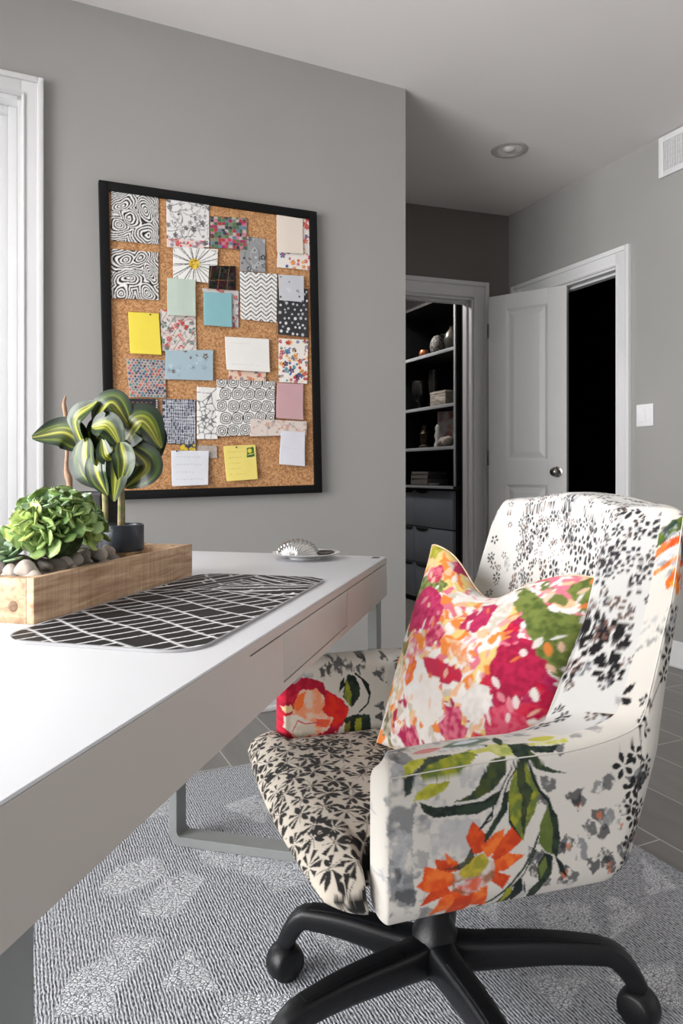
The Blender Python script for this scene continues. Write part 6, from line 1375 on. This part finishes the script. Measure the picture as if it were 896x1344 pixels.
# cushion -----------------------------------------------------------------------------
def cushion():
    TL, TR, BL, BR = [np.array(q) for q in ((.305, .50, .795), (.458, .114, .764), (.150, .44, .395), (.300, .115, .415))]
    n = 150; ctr = (TL+TR+BL+BR)/4; nx = np.cross(TR-TL, BL-TL); nx /= np.linalg.norm(nx)
    if nx[0] > 0: nx = -nx                                        # towards the front of the chair
    U, Vv = np.meshgrid(np.linspace(0, 1, n), np.linspace(0, 1, n), indexing='ij')
    # edges pulled in between the ears; the top edge is chopped down
    u, v = U*2-1, Vv*2-1
    pin = .045; du = -np.sign(u)*np.abs(u)**1.5*(1-v**2)**1.0*.05; dv_ = np.where(v > 0, -np.abs(v)**2.2*((1-u**2)**.8)*.42*np.exp(-((u+.10)/.52)**2), .03*np.abs(v)**2*(1-u**2))
    uu, v2 = (u+du+1)/2, (v+dv_+1)/2
    P = BL*((1-uu)*(1-v2))[..., None]+BR*(uu*(1-v2))[..., None]+TL*((1-uu)*v2)[..., None]+TR*(uu*v2)[..., None]
    prof = (np.clip(1-u**2, 0, 1)**.55)*(np.clip(1-v**2, 0, 1)**.55)
    crease = np.exp(-((u+.02-.15*(v-.2))/.16)**2)*np.clip((v-.1)/.9, 0, 1)**1.2
    wr = (vnoise((n, n), 30, 3)-.5)*.010*prof
    tF = (.088*prof*(1-.50*crease)+wr+.004*np.sin(u*14+v*9)*(np.abs(u*v))*prof)
    tB = .055*prof*(1-.4*crease)
    Fp = P+nx*tF[..., None]; Bp = P-nx*tB[..., None]
    # print
    N = 420; yy, xx = np.mgrid[0:N, 0:N]/N*1.0; rg = np.random.default_rng(17); ns = 620
    seeds = rg.random((ns, 2)); wx = xx+(vnoise((N, N), 26, 1)-.5)*.07; wy = yy+(vnoise((N, N), 26, 2)-.5)*.07
    best = np.full((N, N), 9.0); ids = np.zeros((N, N), int)
    ang = rg.random(ns)*3.14; el = 1+rg.random(ns)*1.6
    for i, (a, b) in enumerate(seeds):
        j0, j1, i0, i1 = int(max(0, (b-.16)*N)), int(min(N, (b+.16)*N)), int(max(0, (a-.16)*N)), int(min(N, (a+.16)*N))
        X, Y = wx[j0:j1, i0:i1]-a, wy[j0:j1, i0:i1]-b; p = X*math.cos(ang[i])+Y*math.sin(ang[i]); q = -X*math.sin(ang[i])+Y*math.cos(ang[i])
        d = np.sqrt((p/el[i])**2+(q*el[i]**.3)**2); s = best[j0:j1, i0:i1]; k = d < s; s[k] = d[k]; ids[j0:j1, i0:i1][k] = i
    W_, PK, MG, RD, ORG, PE, YE, GN, LG = (238, 232, 226), (226, 120, 140), (176, 36, 84), (206, 40, 70), (238, 140, 66), (240, 190, 150), (236, 206, 130), (110, 120, 60), (206, 196, 180)
    pal = []
    for i, (a, b) in enumerate(seeds):
        r = rg.random(); c = W_
        # a = across (0 far/left .. 1 near/right), b = up
        ops = [W_, W_, W_, PE, ORG, PK, LG, W_]
        if b < .30: ops = [W_, ORG, MG, PK, YE, LG, W_, PE, W_]
        if a < .16: ops = [YE, ORG, GN, LG, W_, PE, (150, 140, 96)]
        if b > .78 and a < .35: ops = [PK, MG, YE, ORG, PE, LG]
        if a > .72 and .28 < b < .78: ops = [RD, MG, PK, (190, 24, 70), RD, W_]
        if a > .70 and b > .84: ops = [PK, RD, W_, GN, PE]
        if .35 < a < .75 and .4 < b < .8: ops = [ORG, W_, PE, W_, PK, YE, ORG]
        pal.append(lin(ops[int(rg.random()*len(ops))]))
    A = np.array(pal)[ids]; mott_ = vnoise((N, N), 9, 5)[..., None]; A = A*(.90+.20*mott_); A = np.clip(A+(vnoise((N, N), 6, 8)[..., None]-.5)*.05, 0, 1)
    cv = Canvas(0, 0, 1, 1, 1/N, (0, 0, 0)); cv.a = np.concatenate([np.concatenate([A, A[:, -1:]], 1), np.concatenate([A, A[:, -1:]], 1)[-1:]], 0)
    G1_, G2_ = (120, 132, 64), (84, 100, 44)
    for P_, c_, d_ in (([(.60, .86), (.70, .80), (.80, .70), (.90, .56), (1.0, .50), (1, .82), (.94, .80), (.86, .80), (.76, .88), (.66, .92)], G1_, G2_),
                      ([(0, .62), (.10, .70), (.24, .76), (.30, .86), (.16, .84), (0, .80)], (140, 152, 84), G2_), ([(.0, .52), (.06, .54), (.05, .70), (0, .72)], G1_, G2_),
                      ([(.88, .90), (1, .82), (1, .98), (.93, 1)], G2_, G1_), ([(.0, .95), (.03, .91), (.09, .93), (.09, 1), (0, 1)], (150, 146, 40), (190, 180, 60)),
                      ([(.62, .66), (.50, .84), (.56, .93), (.70, .90), (.72, .74), (.68, .60)], W_, LG)): cv.poly(P_, c_, 1, .02, d_, seed=int(100*P_[0][0]))
    for x, y, r, ry, c_, d_ in ((.20, .66, .15, .12, MG, (206, 60, 110)), (.36, .54, .07, .06, PK, MG), (.56, .70, .07, .10, MG, (200, 50, 100)), (.84, .48, .12, .15, (160, 22, 62), (190, 34, 76)), (.86, .24, .10, .11, (206, 50, 84), (220, 96, 120)), (.47, .40, .16, .05, (184, 50, 80), RD),
                             (.60, .17, .08, .09, (186, 40, 90), PK), (.30, .07, .10, .05, MG, PK), (.17, .86, .07, .05, (190, 50, 80), PK), (.30, .32, .10, .10, W_, (240, 238, 236)), (.43, .25, .11, .11, W_, (236, 228, 220)), (.22, .46, .08, .05, PK, W_), (.70, .30, .07, .08, (224, 220, 214), W_), (.54, .50, .07, .05, (236, 150, 100), PE), (.26, .36, .04, .07, (230, 100, 50), ORG),
                             (.75, .13, .05, .04, (236, 120, 60), RD), (.10, .10, .05, .08, (110, 106, 70), LG), (.12, .30, .05, .12, (206, 196, 150), W_)):
        cv.disc(x, y, r, c_, 1, d_, .045, ry, seed=int(x*100)+int(y*50))
    for i in range(170):
        a, b = rg.random(2); 
        if a > .12: cv.leaf(a, b, rg.random()*2+.6, .03+.05*rg.random(), .012+.022*rg.random(), [(236, 130, 60), W_, (240, 196, 170), (230, 150, 160), (244, 240, 236)][int(rg.random()*5)], .75)
    cv.blur(1); cv.a *= .80
    CF = cv.sample(U, Vv); CBk = CF*0+lin((196, 176, 60))*.9
    Vall = np.concatenate([Fp.reshape(-1, 3), Bp.reshape(-1, 3)]); F = np.concatenate([grid_faces(n, n, flip=False), grid_faces(n, n, flip=True)+n*n])
    b = [i*n for i in range(n)]+[(n-1)*n+j for j in range(1, n)]+[i*n+n-1 for i in range(n-2, -1, -1)]+[j for j in range(n-2, 0, -1)]
    b = np.array(b); b2 = np.roll(b, -1); Fq = np.stack([b, b+n*n, b2+n*n, b2], -1)
    me = mesh_np('throw_pillow', Vall, np.concatenate([F, Fq]))
    bm = bmesh.new(); bm.from_mesh(me); bmesh.ops.recalc_face_normals(bm, faces=bm.faces); bm.to_mesh(me); bm.free()
    paint(me, np.concatenate([CF.reshape(-1, 3), CBk.reshape(-1, 3)])); smooth(me)
    root = thing('throw_pillow', 'painterly pink, orange and white floral throw pillow leaning in the armchair', 'pillow', CH0, CRZ)
    link('cover', me, fab, root)
    E = Fp.reshape(-1, 3)[b]; 
    right = E[n-1:2*n-1][::3]; rest = np.vstack([E[2*n-2:], E[:n]])[::3]
    sweep('pillow_piping', [tuple(p) for p in right], .0034, .0034, mat('yellow_piping', (206, 184, 40), .8), root, 8, 2)
    sweep('pillow_seam', [tuple(p) for p in rest], .0022, .0022, mat('blush_piping', (206, 180, 150), .85, noise=.25, nscale=40), root, 8, 2)
cushion()

# repeats carry the name of their set
for o in COL.objects:
    if o.parent is None and 'category' in o and 'group' not in o:
        g = {'fabric_swatch': 'fabric swatches pinned on the cork board', 'paper_note': 'paper notes pinned on the cork board', 'sticky_note': 'coloured sticky notes on the cork board', 'push_pin': 'push pins on the cork board',
             'book': 'books stacked in the closet', 'stone': 'stone lumps on the closet shelf', 'succulent_plant': 'succulents in the pine trough'}.get(o.name.split('.')[0])
        if g: o['group'] = g
